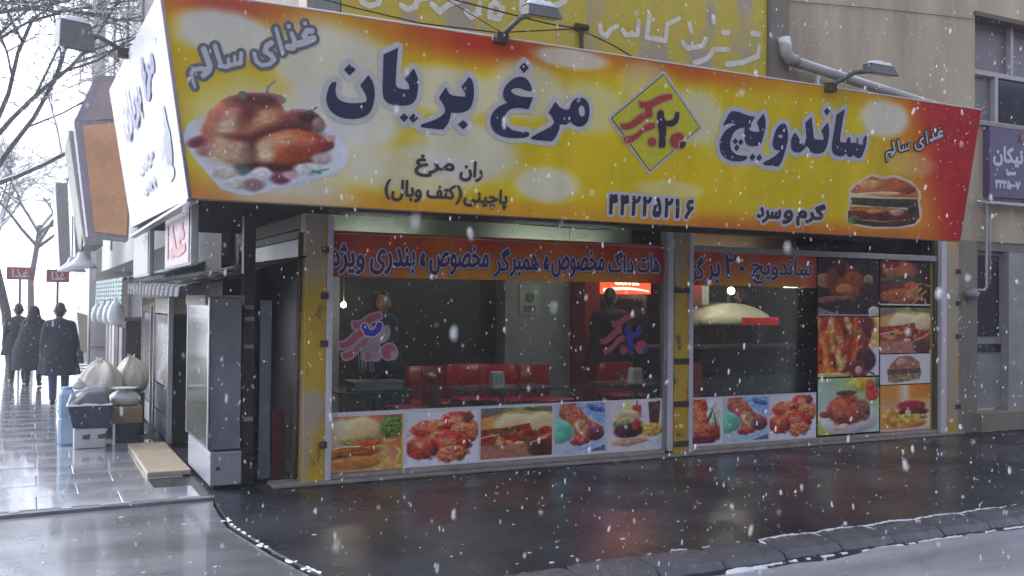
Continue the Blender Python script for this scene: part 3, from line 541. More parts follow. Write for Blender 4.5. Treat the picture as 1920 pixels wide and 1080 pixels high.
MB().box(3.97, .42, 2.0, 6.1, .45, 2.6).build('transom_stand_in', M('brown_board', (.34, .25, .19), .6, var=.35, scale=1.4), bld)
MB().box(6.104, .42, 2.0, 7.8, .45, 2.6).build('transom_stand_in', M('dark_board', (.03, .027, .022), .6), bld)
MB().box(.05, .02, 2.206, 3.626, .026, 2.47).build('glass_pane', gl, bld); MB().box(3.97, .02, 2.234, 7.74, .026, 2.47).build('glass_pane', gl, bld)
MB().box(0, .03, 2.602, 8.1, .5, 2.63).build('bulkhead', tg, bld)
MB().box(.04, -.02, 2.196, 3.62, .04, 2.204).build('window_rail', alu, bld)
# the side return: steel door frames, dark doorway, roller shutter rails
sd = MB(); sd.box(-.19, .16, 2.16, -.13, 2.9, 2.23); dull = M('dull_steel', (.13, .12, .11), .6, var=.3, scale=5); sd.build('door_frame', dull, bld)
MB().box(-.185, .125, .0, -.15, .16, 2.3).build('door_frame', dull, bld)
MB().box(-.17, .17, .02, -.16, 2.8, 2.155).build('door', M('dark_brown_glass', (.02, .017, .013), .35, var=.4, scale=2), bld)
MB().box(-.20, .13, 2.24, -.14, 2.9, 2.46).build('fascia', M('brown_wood_panel', (.10, .045, .015), .6, var=.5, scale=2.5), bld)
MB().box(-.2, 2.91, 0, -.08, 3.2, 2.46).build('post', M('dark_brown_post', (.045, .03, .02), .6), bld)
# soffits under both signs
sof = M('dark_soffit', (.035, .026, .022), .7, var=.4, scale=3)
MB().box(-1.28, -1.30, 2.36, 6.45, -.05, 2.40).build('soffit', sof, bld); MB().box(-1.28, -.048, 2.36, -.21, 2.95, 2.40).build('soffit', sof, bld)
# right part: pilaster, door and its frame
MB().box(8.132, -.03, .0, 8.52, .25, 2.449).build('pilaster', plaster2, bld)
dr = MB().box(8.60, .10, .28, 9.16, .14, 2.33).build('door', M('grey_door_paint', (.32, .31, .32), .45, var=.2, scale=2), bld)
MB().box(8.64, .085, 1.22, 9.10, .098, 2.28).build('pane', M('dark_blue_pane', (.03, .03, .055), .08), dr)
MB().box(8.62, .07, 1.02, 9.12, .098, 1.12).build('rail', black_m, dr)
MB().box(8.524, .02, 2.335, 13, .2, 2.449).build('lintel', plaster2, bld)
MB().box(8.524, .05, .0, 8.596, .2, 2.33).build('door_frame', M('pale_frame', (.36, .34, .33), .6), bld); MB().box(9.165, -.01, .0, 9.6, .2, 2.33).build('door_frame', M('pale_frame', (.36, .34, .33), .6), bld)
MB().box(9.605, .04, .0, 13, .22, 2.33).build('shutter', M('grey_shutter', (.25, .24, .25), .5, streak=.3), bld)
MB().box(8.5, -.12, .003, 13, .3, .25).build('step', plaster2, bld, .01)
# shop interior shell
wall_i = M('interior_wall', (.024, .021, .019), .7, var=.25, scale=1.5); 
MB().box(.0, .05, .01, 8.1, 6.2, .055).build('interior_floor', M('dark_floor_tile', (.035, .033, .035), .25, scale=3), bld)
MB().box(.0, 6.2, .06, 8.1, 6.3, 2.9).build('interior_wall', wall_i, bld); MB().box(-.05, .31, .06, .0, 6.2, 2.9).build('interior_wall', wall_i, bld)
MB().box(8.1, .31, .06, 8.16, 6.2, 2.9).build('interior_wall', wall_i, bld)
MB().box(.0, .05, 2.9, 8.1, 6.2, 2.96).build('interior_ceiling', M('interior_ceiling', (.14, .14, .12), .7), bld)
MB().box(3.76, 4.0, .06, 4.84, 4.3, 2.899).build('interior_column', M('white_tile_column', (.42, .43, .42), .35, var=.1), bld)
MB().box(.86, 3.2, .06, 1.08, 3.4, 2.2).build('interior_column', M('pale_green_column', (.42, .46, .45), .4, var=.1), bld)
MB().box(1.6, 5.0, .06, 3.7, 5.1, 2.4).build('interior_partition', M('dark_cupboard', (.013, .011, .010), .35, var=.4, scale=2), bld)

# building on the far side of the street behind the camera (seen only in the window glass)
opp = thing('opposite_building', 'plain grey building across the street, mirrored in the shop glass', 'building', (5, -20, -.1))
MB().box(-14, -26, -.1, 44, -20, 12).build('wall', M('opposite_wall', (.10, .09, .085), .8, var=.3, scale=.6), opp)
for i in range(12):
    for z in (3.6, 7):
        f = MB().box(-12+i*4.2, -19.99, z, -10+i*4.2, -19.93, z+1.7).build('window', fm, opp); MB().box(-11.9+i*4.2, -19.925, z+.1, -10.1+i*4.2, -19.92, z+1.6).build('pane', M('dark_blue_pane', (.03, .03, .055), .08), f)

# ------------------------------------------------------------------ big front sign
VB = Vector((0, -1.336, 2.305)); VT = Vector((0, -1.579, 3.655)); VD = (VT-VB).normalized(); SL = (VT-VB).length
FS = Plane(VB, (1, 0, 0), VD)                       # u along the front, v up the slope
def ink(name, col, rough=.45): return M(name, col, rough, var=.14, scale=25)
navy = ink('navy_ink', (.020, .022, .075)); halo = ink('pale_halo_ink', (.56, .53, .58)); grey_ink = ink('charcoal_ink', (.045, .045, .055)); red_ink = ink('red_ink', (.42, .045, .03)); dk_ink = ink('brown_black_ink', (.03, .02, .025))
sign = thing('shop_sign', 'long yellow and red front sign of the sandwich shop with large navy Persian lettering', 'sign', (2.5, -1.4, 2.3))
# cabinet behind the print, its left edge mitred with the side sign
mbx = MB(); e = .09
b0 = [(-1.336, -1.330, 2.306), (6.49, -1.330, 2.306), (6.49, -1.330+e, 2.32), (-1.336+e, -1.330+e, 2.32)]
t0 = [(-1.579, -1.573, 3.654), (6.51, -1.573, 3.654), (6.51, -1.573+e, 3.645), (-1.579+e, -1.573+e, 3.645)]
mbx.hexa(b0, t0).build('cabinet', M('sign_cabinet', (.20, .17, .15), .6), sign)
MB().tube([(-1.585, -1.582, 3.664), (6.52, -1.582, 3.664)], .009, 6).build('trim', M('pink_white_trim', (.72, .58, .52), .4), sign)
MB().tube([(-1.339, -1.336, 2.299), (6.495, -1.336, 2.299)], .007, 6).build('trim', M('brown_trim', (.16, .10, .07), .5), sign)
MB().tube([(6.497, -1.34, 2.31), (6.517, -1.58, 3.655)], .008, 6).build('trim', M('red_trim', (.35, .12, .10), .5), sign)
W_, H_ = 620, 130
c = Cv(W_, H_, (236, 204, 6)); U_ = -1.58+c.x*(6.51+1.58); V_ = (1-c.y)*SL; big = vnoise(W_, H_, 10, 3, 5, 3)
def sm(x, a, b): t = np.clip((x-a)/(b-a), 0, 1); return t*t*(3-2*t)
edge = sm(V_, .24, .0)*.62+sm(V_, 1.18, 1.37)*.5; c.put(np.clip(edge+.35*(big-.5), 0, 1)*.85, (226, 128, 36))
c.put(sm(V_, .16, 0)*sm(U_, 2.2, 3.2)*.6, (208, 84, 30))
c.put(sm(V_, 1.06, 1.32)*np.exp(-((U_-.75)/.75)**2)*.9, (205, 45, 30)); c.put(sm(V_, 1.15, 1.37)*np.exp(-((U_-2.7)/.9)**2)*.7, (206, 66, 34))
c.put(sm(V_, 1.1, 1.35)*np.exp(-((U_+1.2)/.5)**2)*.8, (205, 60, 80)); c.put(sm(V_, .25, 0)*sm(U_, 0, -1.2)*.6, (226, 140, 100))
c.put(sm(U_+.4*(V_-.7), 4.9, 6.0)*.85, (226, 116, 14)); c.put(sm(U_+.5*(V_-.7), 5.62, 6.22)*.97, (196, 12, 28))
for (u, v, a, b, al) in ((-1.2, 1.13, .36, .17, .95), (-.45, 1.0, .5, .34, .9), (-.35, .66, .45, .24, .9), (.45, .92, .5, .22, .8), (.15, .30, .55, .22, .75), (.62, .48, .5, .26, .85), (1.33, .275, .36, .165, .85), (2.6, .31, .42, .08, .55), (2.85, .97, .36, .25, .75), (2.3, 1.18, .3, .2, .5),
                         (5.15, 1.16, .36, .19, .92), (1.15, 1.0, .36, .25, .75), (1.75, .92, .42, .23, .6), (1.55, 1.30, .38, .09, .85), (-.8, .05, .55, .1, .4), (4.75, .98, .9, .1, .0), (5.6, .75, .4, .13, .35), (3.4, .75, .5, .2, .35), (-1.1, .45, .5, .45, .6), (-.7, .42, .62, .40, .75)):
    d = np.sqrt(((U_-u)/a)**2+((V_-v)/b)**2); c.put(sm(d+.25*(vnoise(W_, H_, 26, 6, int(u*100) % 97+3)-.5), 1.18, .66)*min(1, al*1.0), (236, 231, 220))
def on_sign(S, T): u = (-1.336-(.243)*T)+S*((6.49+.02*T)+1.336+.243*T); return FS.at(u, T*SL, .004)
pgrid('printed_face', c.lin(), on_sign, sign)
# roast chicken on its plate
k = Cv(300, 210, (228, 224, 226)); k.poly([(.0, .5), (.04, .36), (.16, .27), (.74, .26), (.88, .42), (.985, .6), (.96, .74), (.76, .86), (.36, .985), (.22, .93), (.08, .68)], (232, 234, 240), .03)
for a in ((.11, .52, .085, .05, (120, 56, 62), .5, -20, .4), (.14, .60, .06, .045, (130, 82, 88), .7, 0, .3), (.68, .35, .14, .10, (136, 74, 70), .5, 10, .4), (.74, .33, .06, .05, (70, 40, 44), .8, 0, 0), (.79, .38, .04, .06, (176, 130, 122), .6, 0, .3), (.37, .42, .25, .30, (176, 96, 72), .12, 0, .55), (.30, .36, .15, .17, (206, 134, 104), 1.2, 0, .2), (.24, .43, .05, .15, (238, 198, 164), 1.2, 15, 0), (.46, .31, .085, .09, (230, 172, 126), 1.1, 0, 0),
          (.43, .17, .16, .065, (108, 52, 50), 1.1, 0, 0), (.38, .27, .05, .12, (128, 62, 58), 1.2, 20, 0), (.30, .61, .17, .10, (222, 184, 148), .9, 0, .1), (.36, .49, .14, .03, (140, 60, 54), 1.2, 10, 0), (.60, .565, .24, .185, (92, 40, 36), .5, -8, 0), (.625, .57, .205, .155, (192, 90, 52), .2, -8, .5), (.56, .505, .11, .055, (234, 172, 122), 1.2, -15, 0), (.70, .62, .10, .06, (168, 66, 38), 1.1, -10, 0), (.72, .52, .05, .035, (220, 130, 92), 1.1, 0, 0), (.47, .61, .055, .09, (236, 206, 166), 1.0, 0, 0),
          (.83, .545, .055, .055, (150, 60, 54), .4, 0, .4), (.865, .49, .03, .035, (208, 172, 152), .5, 0, .2), (.50, .75, .20, .04, (82, 32, 40), .9, 0, 0), (.34, .13, .025, .035, (116, 126, 116), .5, 0, 0), (.34, .765, .035, .045, (84, 126, 118), .6, 0, 0), (.23, .785, .08, .055, (228, 220, 206), .4, 0, .2), (.45, .82, .068, .085, (236, 232, 236), .3, 0, .2), (.32, .875, .07, .05, (226, 222, 208), .5, 0, .2), (.40, .89, .06, .055, (160, 122, 124), .6, 0, .2), (.73, .755, .085, .05, (224, 226, 222), .5, 0, .2), (.56, .835, .06, .05, (126, 66, 80), .6, 0, .2), (.62, .805, .05, .035, (212, 168, 172), .6, 0, 0), (.81, .67, .06, .045, (196, 180, 176), .7, 0, .2)): k.ell(*a[:4], a[4], soft=a[5], rot=a[6], tex=.2, fx=40, shade=a[7], rough=.1)
k.line([(.69, .285), (.74, .26), (.78, .235)], .006, (92, 84, 84)); k.line([(.70, .30), (.76, .27)], .006, (80, 76, 78)); k.line([(.48, .12), (.49, .06), (.53, .01)], .006, (130, 132, 126)); k.line([(.75, .785), (.85, .755)], .006, (70, 150, 122)); k.line([(.51, .93), (.9, .80)], .004, (190, 206, 212)); k.line([(.76, .77), (.8, .79)], .008, (80, 150, 130))
QC = np.array([[-1.43, .79], [-.25, .93], [-1.395, .0], [-.19, .07]])
def quad(Q, off):
    def f(S, T): uv = (Q[0]*(1-S[..., None])+Q[1]*S[..., None])*T[..., None]+(Q[2]*(1-S[..., None])+Q[3]*S[..., None])*(1-T[..., None]); return FS.O+uv[..., :1]*FS.U+uv[..., 1:]*FS.V+off*FS.N
    return f
k.m[:4] *= (k.m[:4] > .9); o = pgrid('chicken_picture', k.lin(), quad(QC, .006), sign, mask=k.m); o['label'] = 'printed roast chicken on a white plate'
# burger
k = Cv(170, 126, (232, 214, 190)); k.poly([(.04, .30), (.10, .18), (.33, .01), (.5, .06), (.62, .03), (.84, .13), (.97, .32), (.985, .44), (.96, .5), (.995, .70), (.98, .84), (.9, .93), (.7, .985), (.35, .985), (.12, .93), (.0, .8), (.02, .68), (.05, .5)], (224, 208, 184), .02)
k.poly([(.06, .33), (.12, .22), (.33, .05), (.48, .10), (.62, .07), (.82, .17), (.94, .33), (.95, .44), (.5, .42), (.15, .36)], (196, 112, 56), .3); k.ell(.33, .20, .16, .08, (226, 160, 100)); k.ell(.75, .28, .16, .10, (166, 78, 38)); k.ell(.45, .36, .3, .035, (232, 190, 130))
k.poly([(.07, .42), (.5, .45), (.94, .46), (.95, .62), (.5, .60), (.06, .55)], (66, 62, 38), .6, 30); k.poly([(.05, .58), (.45, .60), (.9, .66), (.9, .70), (.05, .68)], (176, 112, 36), .4, 24)
k.poly([(.03, .66), (.5, .68), (.95, .66), (.97, .80), (.5, .86), (.03, .80)], (108, 34, 26), .5, 20); k.ell(.66, .70, .10, .06, (196, 150, 150)); k.ell(.36, .68, .10, .04, (200, 130, 80)); k.ell(.88, .66, .08, .10, (60, 66, 44), tex=.6); k.ell(.12, .83, .09, .08, (74, 92, 48), tex=.6)
k.poly([(.08, .82), (.5, .87), (.95, .80), (.9, .90), (.68, .955), (.35, .955), (.14, .9)], (74, 46, 30), .4, 20)
QB = np.array([[4.73, .59], [5.78, .67], [4.83, .05], [5.9, .1]])
o = pgrid('burger_picture', k.lin(), quad(QB, .006), sign, mask=k.m); o['label'] = 'printed hamburger with cut edges'
# lettering
F = sdf(nz(traced(MORGH)), [], .006, .05); sheet('lettering_halo', F, .040, FS, .008, ink('soft_white_ink', (.60, .57, .56)), sign); sheet('lettering', F, 0, FS, .011, navy, sign)['label'] = 'navy words roast chicken in Persian'
F = sdf(nz(traced(SAND)), [], .006, .06); sheet('lettering_halo', F, .042, FS, .008, halo, sign); sheet('lettering', F, 0, FS, .011, navy, sign)['label'] = 'navy word sandwich in Persian'
F = sdf(nz(traced(DIAMOND)), [], .008, .05); sheet('emblem_halo', F, .026, FS, .008, halo, sign); sheet('emblem_border', F, .004, FS, .010, dk_ink, sign); sheet('emblem', F, -.004, FS, .012, ink('lime_yellow_ink', (.62, .56, .02)), sign)['label'] = 'lime yellow diamond of the emblem'
lr, ld = nz(traced(LOGO_RED)), nz(traced(LOGO_DARK))
F = sdf(lr, [], .006, .03); sheet('emblem_outline', F, .016, FS, .014, ink('tan_ink', (.50, .38, .12)), sign); sheet('emblem_mark', F, 0, FS, .016, red_ink, sign)
F = sdf(ld, [], .006, .03); sheet('emblem_outline', F, .012, FS, .0145, ink('tan_ink', (.50, .38, .12)), sign); sheet('emblem_mark', F, 0, FS, .017, dk_ink, sign)
gs = strokes(GHAZA)
F = sdf([], gs, .005, .04); sheet('slogan_outline', F, .024, FS, .009, ink('grey_outline_ink', (.16, .16, .18)), sign); sheet('slogan', F, 0, FS, .012, ink('silver_ink', (.58, .58, .62)), sign)
A0 = np.concatenate([s[0] for s in gs]); l0, h0 = A0.min(0), A0.max(0); l1, h1 = np.array([5.23, .75]), np.array([5.98, 1.14]); q = (h1-l1)/(h0-l0)
gs2 = [((s[0]-l0)*q+l1, s[1]*.62, s[2]*.62) for s in gs]
F = sdf([], gs2, .005, .03); sheet('slogan_outline', F, .016, FS, .009, dk_ink, sign); sheet('slogan', F, 0, FS, .012, ink('silver_ink', (.58, .58, .62)), sign)
wd = {w[0]: w for w in WORDS}
F = sdf(words([w for w in WORDS if w[0] not in ('۴۴۲۲۵۲۱۶', 'گرم', 'و', 'سرد')], .006), [], .004, .03); sheet('small_lettering', F, .006, FS, .010, grey_ink, sign)
# the telephone number climbs with the sign, so its box is split per digit
n8 = wd['۴۴۲۲۵۲۱۶']; digs = []
for i, ch in enumerate('۴۴۲۲۵۲۱۶'):
    a = n8[1]+(n8[3]-n8[1])*i/8; digs.append((ch, a+.012, n8[2]+.008, a+(n8[3]-n8[1])/8-(.05 if ch == '۱' else .014), n8[4]-.008))
for WW in (words(digs, .008), words([wd['گرم'], wd['و'], wd['سرد']], .012)):
    F = sdf(WW, [], .004, .04); sheet('small_halo', F, .034, FS, .008, halo, sign); sheet('small_lettering', F, .010, FS, .011, dk_ink, sign)

# ------------------------------------------------------------------ side sign, leaning out over the side pavement
ss = thing('side_sign', 'white leaning sign round the corner with faint blue lettering and a printed bird', 'sign', (-1.4, .8, 2.3))
SB = Vector((-1.336, -1.336, 2.306)); ST = Vector((-1.579, -1.579, 3.656)); yb, yt, zb, zt = 3.02, 3.10, 2.39, 3.90
mbx = MB(); mbx.hexa([(-1.330, 3.02, 2.39), (-1.330, -1.330, 2.306), (-1.24, -1.24, 2.32), (-1.24, 3.02, 2.40)], [(-1.573, 3.1, 3.90), (-1.573, -1.573, 3.655), (-1.48, -1.48, 3.64), (-1.48, 3.1, 3.89)]).build('cabinet', M('sign_cabinet', (.20, .17, .15), .6), ss)
c = Cv(120, 60, (206, 206, 214)); c.put(sm(c.x, .90, 1.0)*sm(c.y, .45, 0)*.6, (236, 170, 190)); c.put(sm(c.y, .8, 1)*.2, (200, 205, 215))
def on_side(S, T):
    S, T = S[..., None], T[..., None]; a = np.array([-1.339, 3.02, 2.39]); b = np.array([-1.339, -1.339, 2.306]); a2 = np.array([-1.582, 3.10, 3.90]); b2 = np.array([-1.582, -1.582, 3.656])
    return (a*(1-S)+b*S)*(1-T)+(a2*(1-S)+b2*S)*T
pgrid('printed_face', c.lin(), on_side, ss)
sv = Vector((-.243, 0, 1.38)).normalized(); SS = Plane((-1.345, 0, 2.34), (0, -1, 0), sv)
blue = ink('faded_blue_ink', (.09, .10, .22)); pale_b = ink('faded_grey_blue_ink', (.17, .19, .25))
F = sdf(words([('بریان', -1.9, .80, -.35, 1.22), ('مرغ', -.05, .86, .75, 1.22)], .02), [], .008, .03); sheet('lettering', F, .022, SS, .006, blue, ss)
F = sdf(words([('ران', -1.3, .40, -.75, .55), ('مرغ', -.65, .40, -.15, .55), ('پاچینی', -1.2, .20, -.3, .35)], .01), [], .008, .03); sheet('small_lettering', F, .010, SS, .006, pale_b, ss)
k = Cv(90, 110, (190, 196, 206))
for a in ((.5, .5, .42, .33, (120, 128, 150)), (.4, .38, .22, .2, (190, 196, 206)), (.6, .6, .25, .2, (96, 104, 128)), (.3, .75, .12, .12, (170, 176, 190)), (.72, .25, .14, .12, (140, 146, 164)), (.5, .85, .3, .08, (205, 208, 214))): k.ell(*a[:4], a[4], tex=.3)
def side_pic(S, T): return SS.at(.25+S*.75, .12+T*.66, .007)
pgrid('bird_picture', k.lin(), side_pic, ss, mask=k.m)
MB().tube([(-1.342, -1.342, 2.30), (-1.588, -1.588, 3.66)], .014, 6).build('corner_trim', M('grey_pink_trim', (.36, .30, .32), .5), ss)
MB().box(-1.36, -1.30, 2.275, -1.29, 3.0, 2.298).build('bottom_rail', alu, ss)

# ------------------------------------------------------------------ yellow painted board above the sign
yb_ = thing('wall_board', 'yellow board on the upper wall with brushed white Persian writing', 'sign', (2.5, -.03, 3.5))
MB().box(.1, -.045, 3.2, 4.98, -.004, 6.2).build('board', rusty('mustard_board', (.60, .46, .03), .70), yb_)
WP = Plane((0, -.047, 0), (1, 0, 0), (0, 0, 1))
F = sdf([], strokes(BRUSH), .007, .03); sheet('lettering', F, 0, WP, .003, M('brushed_white_paint', (.80, .74, .64), .7, var=.25, scale=14), yb_)
MB().box(4.983, -.07, 3.2, 5.017, -.003, 6.2).build('edge_strip', M('grey_strip', (.16, .15, .13), .6), yb_)
MB().box(-.16, -.035, 3.5, .09, -.004, 6.2).build('edge_panel', M('green_grey_panel', (.24, .27, .24), .6), yb_)
# rusty bracket
MB().tube([(2.55, -.08, 3.6), (2.55, -.08, 4.36)], .022, 8).tube([(2.48, -.08, 4.36), (2.62, -.08, 4.36)], .035, 8).build('bracket', M('rusty_iron', (.07, .045, .035), .7, var=.4, scale=20), yb_)

# ------------------------------------------------------------------ strips, stickers and food posters on the glass
GP = Plane((0, .014, 0), (1, 0, 0), (0, 0, 1))
purple = ink('purple_ink', (.060, .028, .14)); lil = ink('lilac_ink', (.66, .54, .68)); dkp = ink('plum_ink', (.10, .02, .06))
def strip(box_, T, name, label, seed):
    u0, v0, u1, v1 = box_; t = thing(name, label, 'banner', ((u0+u1)/2, .0, v0))
    c = Cv(int((u1-u0)*60), 26, (236, 128, 16)); c.put(np.clip(1.5*np.abs(vnoise(c.w, c.h, 5, 1, seed, 1)-.5)+.5*(1-c.y)-.22, 0, 1), (200, 40, 20)); c.put(np.clip(sm(c.x, .10, 0)+sm(c.x, .90, 1), 0, 1)*.85, (190, 28, 46)); c.put(sm(c.y, .35, 1)*.75*sm(c.x, .05, .3)*sm(c.x, .97, .7), (240, 176, 60))
    pgrid('printed_face', c.lin(), lambda S, T: GP.at(u0+S*(u1-u0), v0+T*(v1-v0), .003), t)
    F = sdf(words(T, .012), [], .004, .05); sheet('lettering_edge', F, .024, GP, .005, dkp, t); sheet('lettering_halo', F, .018, GP, .007, lil, t); sheet('lettering', F, .005, GP, .009, purple, t); return t
strip(STRIPBOX[0], STRIP1, 'window_strip', 'long red and orange window strip with a line of purple Persian lettering', 3)
strip(STRIPBOX[1], STRIP2, 'window_strip', 'short red and orange window strip reading sandwich in purple Persian lettering', 9)
# round stickers of the shop emblem on the first window
al = np.concatenate([p for g in lr+ld for p in g]); l0, h0 = al.min(0), al.max(0)
for (bx, lb, nm) in ((STICKER[0], 'red and blue emblem sticker with a scraped white patch on the left of the window', 1), (STICKER[1], 'red and blue emblem sticker near the middle window post', 0)):
    t = thing('emblem_sticker', lb, 'sticker', ((bx[0]+bx[2])/2, 0, bx[1]), 'emblem stickers on the window')
    y0 = bx[1]+(.12 if nm else 0); q = np.array([bx[2]-bx[0], bx[3]-y0])/(h0-l0); tr = lambda G: [[(p-l0)*q+[bx[0], y0] for p in g] for g in G]
    F = sdf(tr(lr)+tr(ld), [], .006, .05); sheet('backing', F, .022 if nm else .008, GP, .002, ink('cloudy_backing', (.42, .30, .36)) if nm else ink('dull_red_backing', (.22, .03, .04)), t)
    F = sdf(tr(lr), [], .006, .03); sheet('mark', F, .004, GP, .004, ink('crimson_ink', (.42, .08, .11)), t)
    dk = tr(ld)
    if nm:
        SM = [(np.array([(bx[0]+.17+.012*i+rnd.uniform(-.01, .01), bx[1]+rnd.uniform(.24, .36)), (bx[0]+.19+.011*i, bx[1]+rnd.uniform(.0, .16))]), rnd.uniform(.003, .007), .002) for i in range(17)]
        F = sdf([], SM, .004, .01); sheet('scraped_patch', F, 0, GP, .0055, M('scraped_glue', (.34, .32, .37), .8, var=.5, scale=30), t)
        bl = [(np.array([(bx[0]+.23, y0+.30), (bx[0]+.255, y0+.245), (bx[0]+.31, y0+.235), (bx[0]+.36, y0+.27), (bx[0]+.37, y0+.31)]), .028, .028)]
        F = sdf([], bl, .006, .03); sheet('numeral', F, .012, GP, .006, lil, t); sheet('numeral', F, 0, GP, .0075, ink('bright_blue_ink', (.03, .04, .36)), t)
    else: F = sdf(dk, [], .006, .03); sheet('numeral', F, 0, GP, .006, ink('bright_blue_ink', (.03, .04, .36)), t)

def paint(kind):
    k = Cv(120, 120)
    if kind == 'burger_fries':
        k.a[:] = (206, 150, 110); k.grad(.5, .3, 1, 0, (196, 70, 36)); k.ell(.85, .22, .2, .2, (96, 128, 58), tex=.7, fx=30); k.ell(.2, .35, .3, .28, (226, 200, 160), tex=.1); k.ell(.45, .26, .24, .24, (232, 196, 140), tex=.08)
        for i in range(26): x, y = rnd.uniform(.5, .95), rnd.uniform(.45, .92); a = rnd.uniform(0, 3); k.line([(x, y), (x+.16*math.cos(a), y+.12*math.sin(a))], .018, (232-rnd.randrange(30), 188, 92))
        k.ell(.42, .46, .28, .08, (150, 140, 80), tex=.6, fx=30); k.ell(.5, .5, .2, .05, (214, 90, 50)); k.ell(.37, .63, .34, .10, (186, 100, 44), tex=.5, fx=30); k.ell(.3, .73, .28, .05, (96, 84, 40), tex=.7); k.ell(.36, .84, .33, .12, (206, 130, 66)); k.line([(.03, .58), (.2, .54), (.4, .55)], .012, (236, 226, 216)); k.rect(.975, 0, 1, 1, (214, 190, 70))
    elif kind in ('fried', 'fried2'):
        k.a[:] = (228, 224, 232)
        L = ((.25, .30, .20, .15), (.45, .28, .18, .13), (.72, .20, .18, .18), (.80, .40, .17, .17), (.18, .66, .18, .17), (.44, .50, .17, .13), (.60, .62, .22, .17), (.62, .80, .17, .12)) if kind == 'fried' else ((.22, .25, .25, .25), (.3, .55, .3, .25), (.5, .72, .34, .2), (.2, .8, .25, .2))
        for i, (x, y, a, b) in enumerate(L): k.ell(.06+x*.92, .04+y*.95, a*1.3, b*1.3, ((178, 66, 46), (196, 96, 62), (186, 52, 42), (206, 110, 70))[i % 4], tex=.75, fx=26, shade=.6, rough=.3); k.ell(.03+x*.92, y*.95-.02, a*.6, b*.5, (216, 130, 96), tex=.6, fx=30, soft=.8)
        if kind == 'fried': k.ell(.38, .72, .05, .1, (110, 60, 70)); k.ell(.86, .12, .07, .06, (110, 76, 66))
        else: k.ell(.72, .35, .18, .3, (210, 210, 190), tex=.5); k.ell(.62, .4, .04, .2, (90, 110, 90), rot=30); k.ell(.78, .5, .03, .2, (90, 110, 100), rot=-10); k.ell(.3, .95, .5, .12, (110, 44, 60))
    elif kind == 'hotdog':
        k.a[:] = (150, 96, 80); k.rect(0, 0, 1, .14, (120, 116, 110)); k.ell(.62, .06, .3, .08, (110, 140, 86), tex=.6); k.poly([(0, .2), (.45, .06), (1, .12), (1, .5), (.3, .52), (0, .42)], (218, 160, 90), .12); k.ell(.48, .32, .3, .2, (232, 202, 156), tex=.06); k.ell(.86, .32, .22, .2, (228, 196, 148), tex=.06); k.poly([(0, .42), (.3, .40), (.68, .33), (.72, .50), (1, .5), (1, .72), (0, .72)], (158, 62, 46), .5, 26)
        for i in range(26): k.ell(rnd.uniform(.02, .95), rnd.uniform(.45, .70), .07, .045, rnd.choice(((170, 46, 44), (196, 100, 70), (214, 150, 90), (120, 60, 40), (96, 96, 50))), rot=rnd.uniform(0, 180), tex=.4)
        k.line([(0, .58), (.25, .52)], .012, (228, 196, 150)); k.poly([(0, .74), (.7, .76), (1, .70), (1, 1), (0, 1)], (178, 118, 100), .2); k.ell(.9, .85, .25, .18, (90, 52, 46)); k.ell(.53, .72, .08, .04, (226, 190, 130)); k.line([(.7, .72), (.84, .66), (1, .55)], .014, (220, 160, 130))
    elif kind == 'drum':
        k.a[:] = (196, 208, 216); k.poly([(.4, 0), (1, 0), (1, .5), (.7, .3)], (150, 180, 226), .3, 24); k.ell(.8, .12, .2, .06, (96, 122, 196), rot=15, tex=.6); k.ell(.12, .55, .24, .24, (120, 200, 172), tex=.2); k.ell(.25, .12, .16, .22, (168, 100, 80), tex=.6, rot=20); k.poly([(.2, .1), (.48, .08), (.7, .36), (.98, .5), (.9, .72), (.35, .86), (.38, .5), (.22, .34)], (196, 108, 84), .55, 26); k.ell(.55, .5, .12, .2, (222, 160, 120), rot=-30, tex=.5); k.ell(.8, .62, .18, .16, (128, 70, 80), tex=.5); k.ell(.5, .78, .2, .08, (170, 70, 70), tex=.5); k.poly([(.15, .95), (1, .72), (1, .85), (.3, 1), (.15, 1)], (170, 190, 226), .15); k.poly([(.62, .98), (1, .86), (1, .98)], (80, 96, 140), .2)
    elif kind == 'burger_cola':
        k.a[:] = (224, 218, 222); k.ell(.36, .16, .09, .14, (222, 208, 120)); k.rect(.45, .10, .61, .36, (196, 66, 60)); k.line([(.53, .02), (.53, .12)], .012, (190, 60, 56)); k.poly([(.74, .05), (.97, .03), (.94, .52), (.77, .48)], (92, 54, 60), .5); k.ell(.8, .62, .24, .14, (222, 176, 84), tex=.6, fx=30); k.ell(.35, .33, .26, .14, (226, 198, 160)); k.ell(.36, .48, .28, .1, (130, 140, 90), tex=.7, fx=30); k.ell(.38, .62, .27, .15, (84, 44, 54), tex=.5); k.ell(.52, .5, .08, .12, (190, 60, 60)); k.ell(.4, .84, .34, .09, (206, 160, 130)); k.poly([(.2, .98), (1, .78), (1, .95)], (206, 208, 216), .1)
    elif kind == 'roast_dark':
        k.a[:] = (34, 16, 16); k.ell(.1, .42, .14, .12, (190, 140, 80)); k.ell(.42, .42, .28, .30, (128, 48, 22), tex=.6, fx=24); k.ell(.55, .5, .22, .24, (150, 66, 26), tex=.5); k.ell(.42, .55, .14, .08, (196, 124, 60)); k.ell(.36, .18, .09, .16, (86, 24, 18)); k.ell(.82, .4, .08, .1, (150, 130, 100)); k.ell(.3, .75, .32, .08, (150, 90, 70)); k.ell(.55, .85, .45, .14, (40, 24, 30)); k.ell(.8, .6, .14, .16, (60, 30, 20), tex=.5); k.poly([(0, .86), (.35, .98), (0, 1)], (150, 138, 128)); k.ell(.92, .93, .1, .09, (196, 190, 184), tex=.1); k.rect(0, .98, 1, 1, (214, 206, 200))
    elif kind == 'flame':
        k.a[:] = (150, 46, 18)
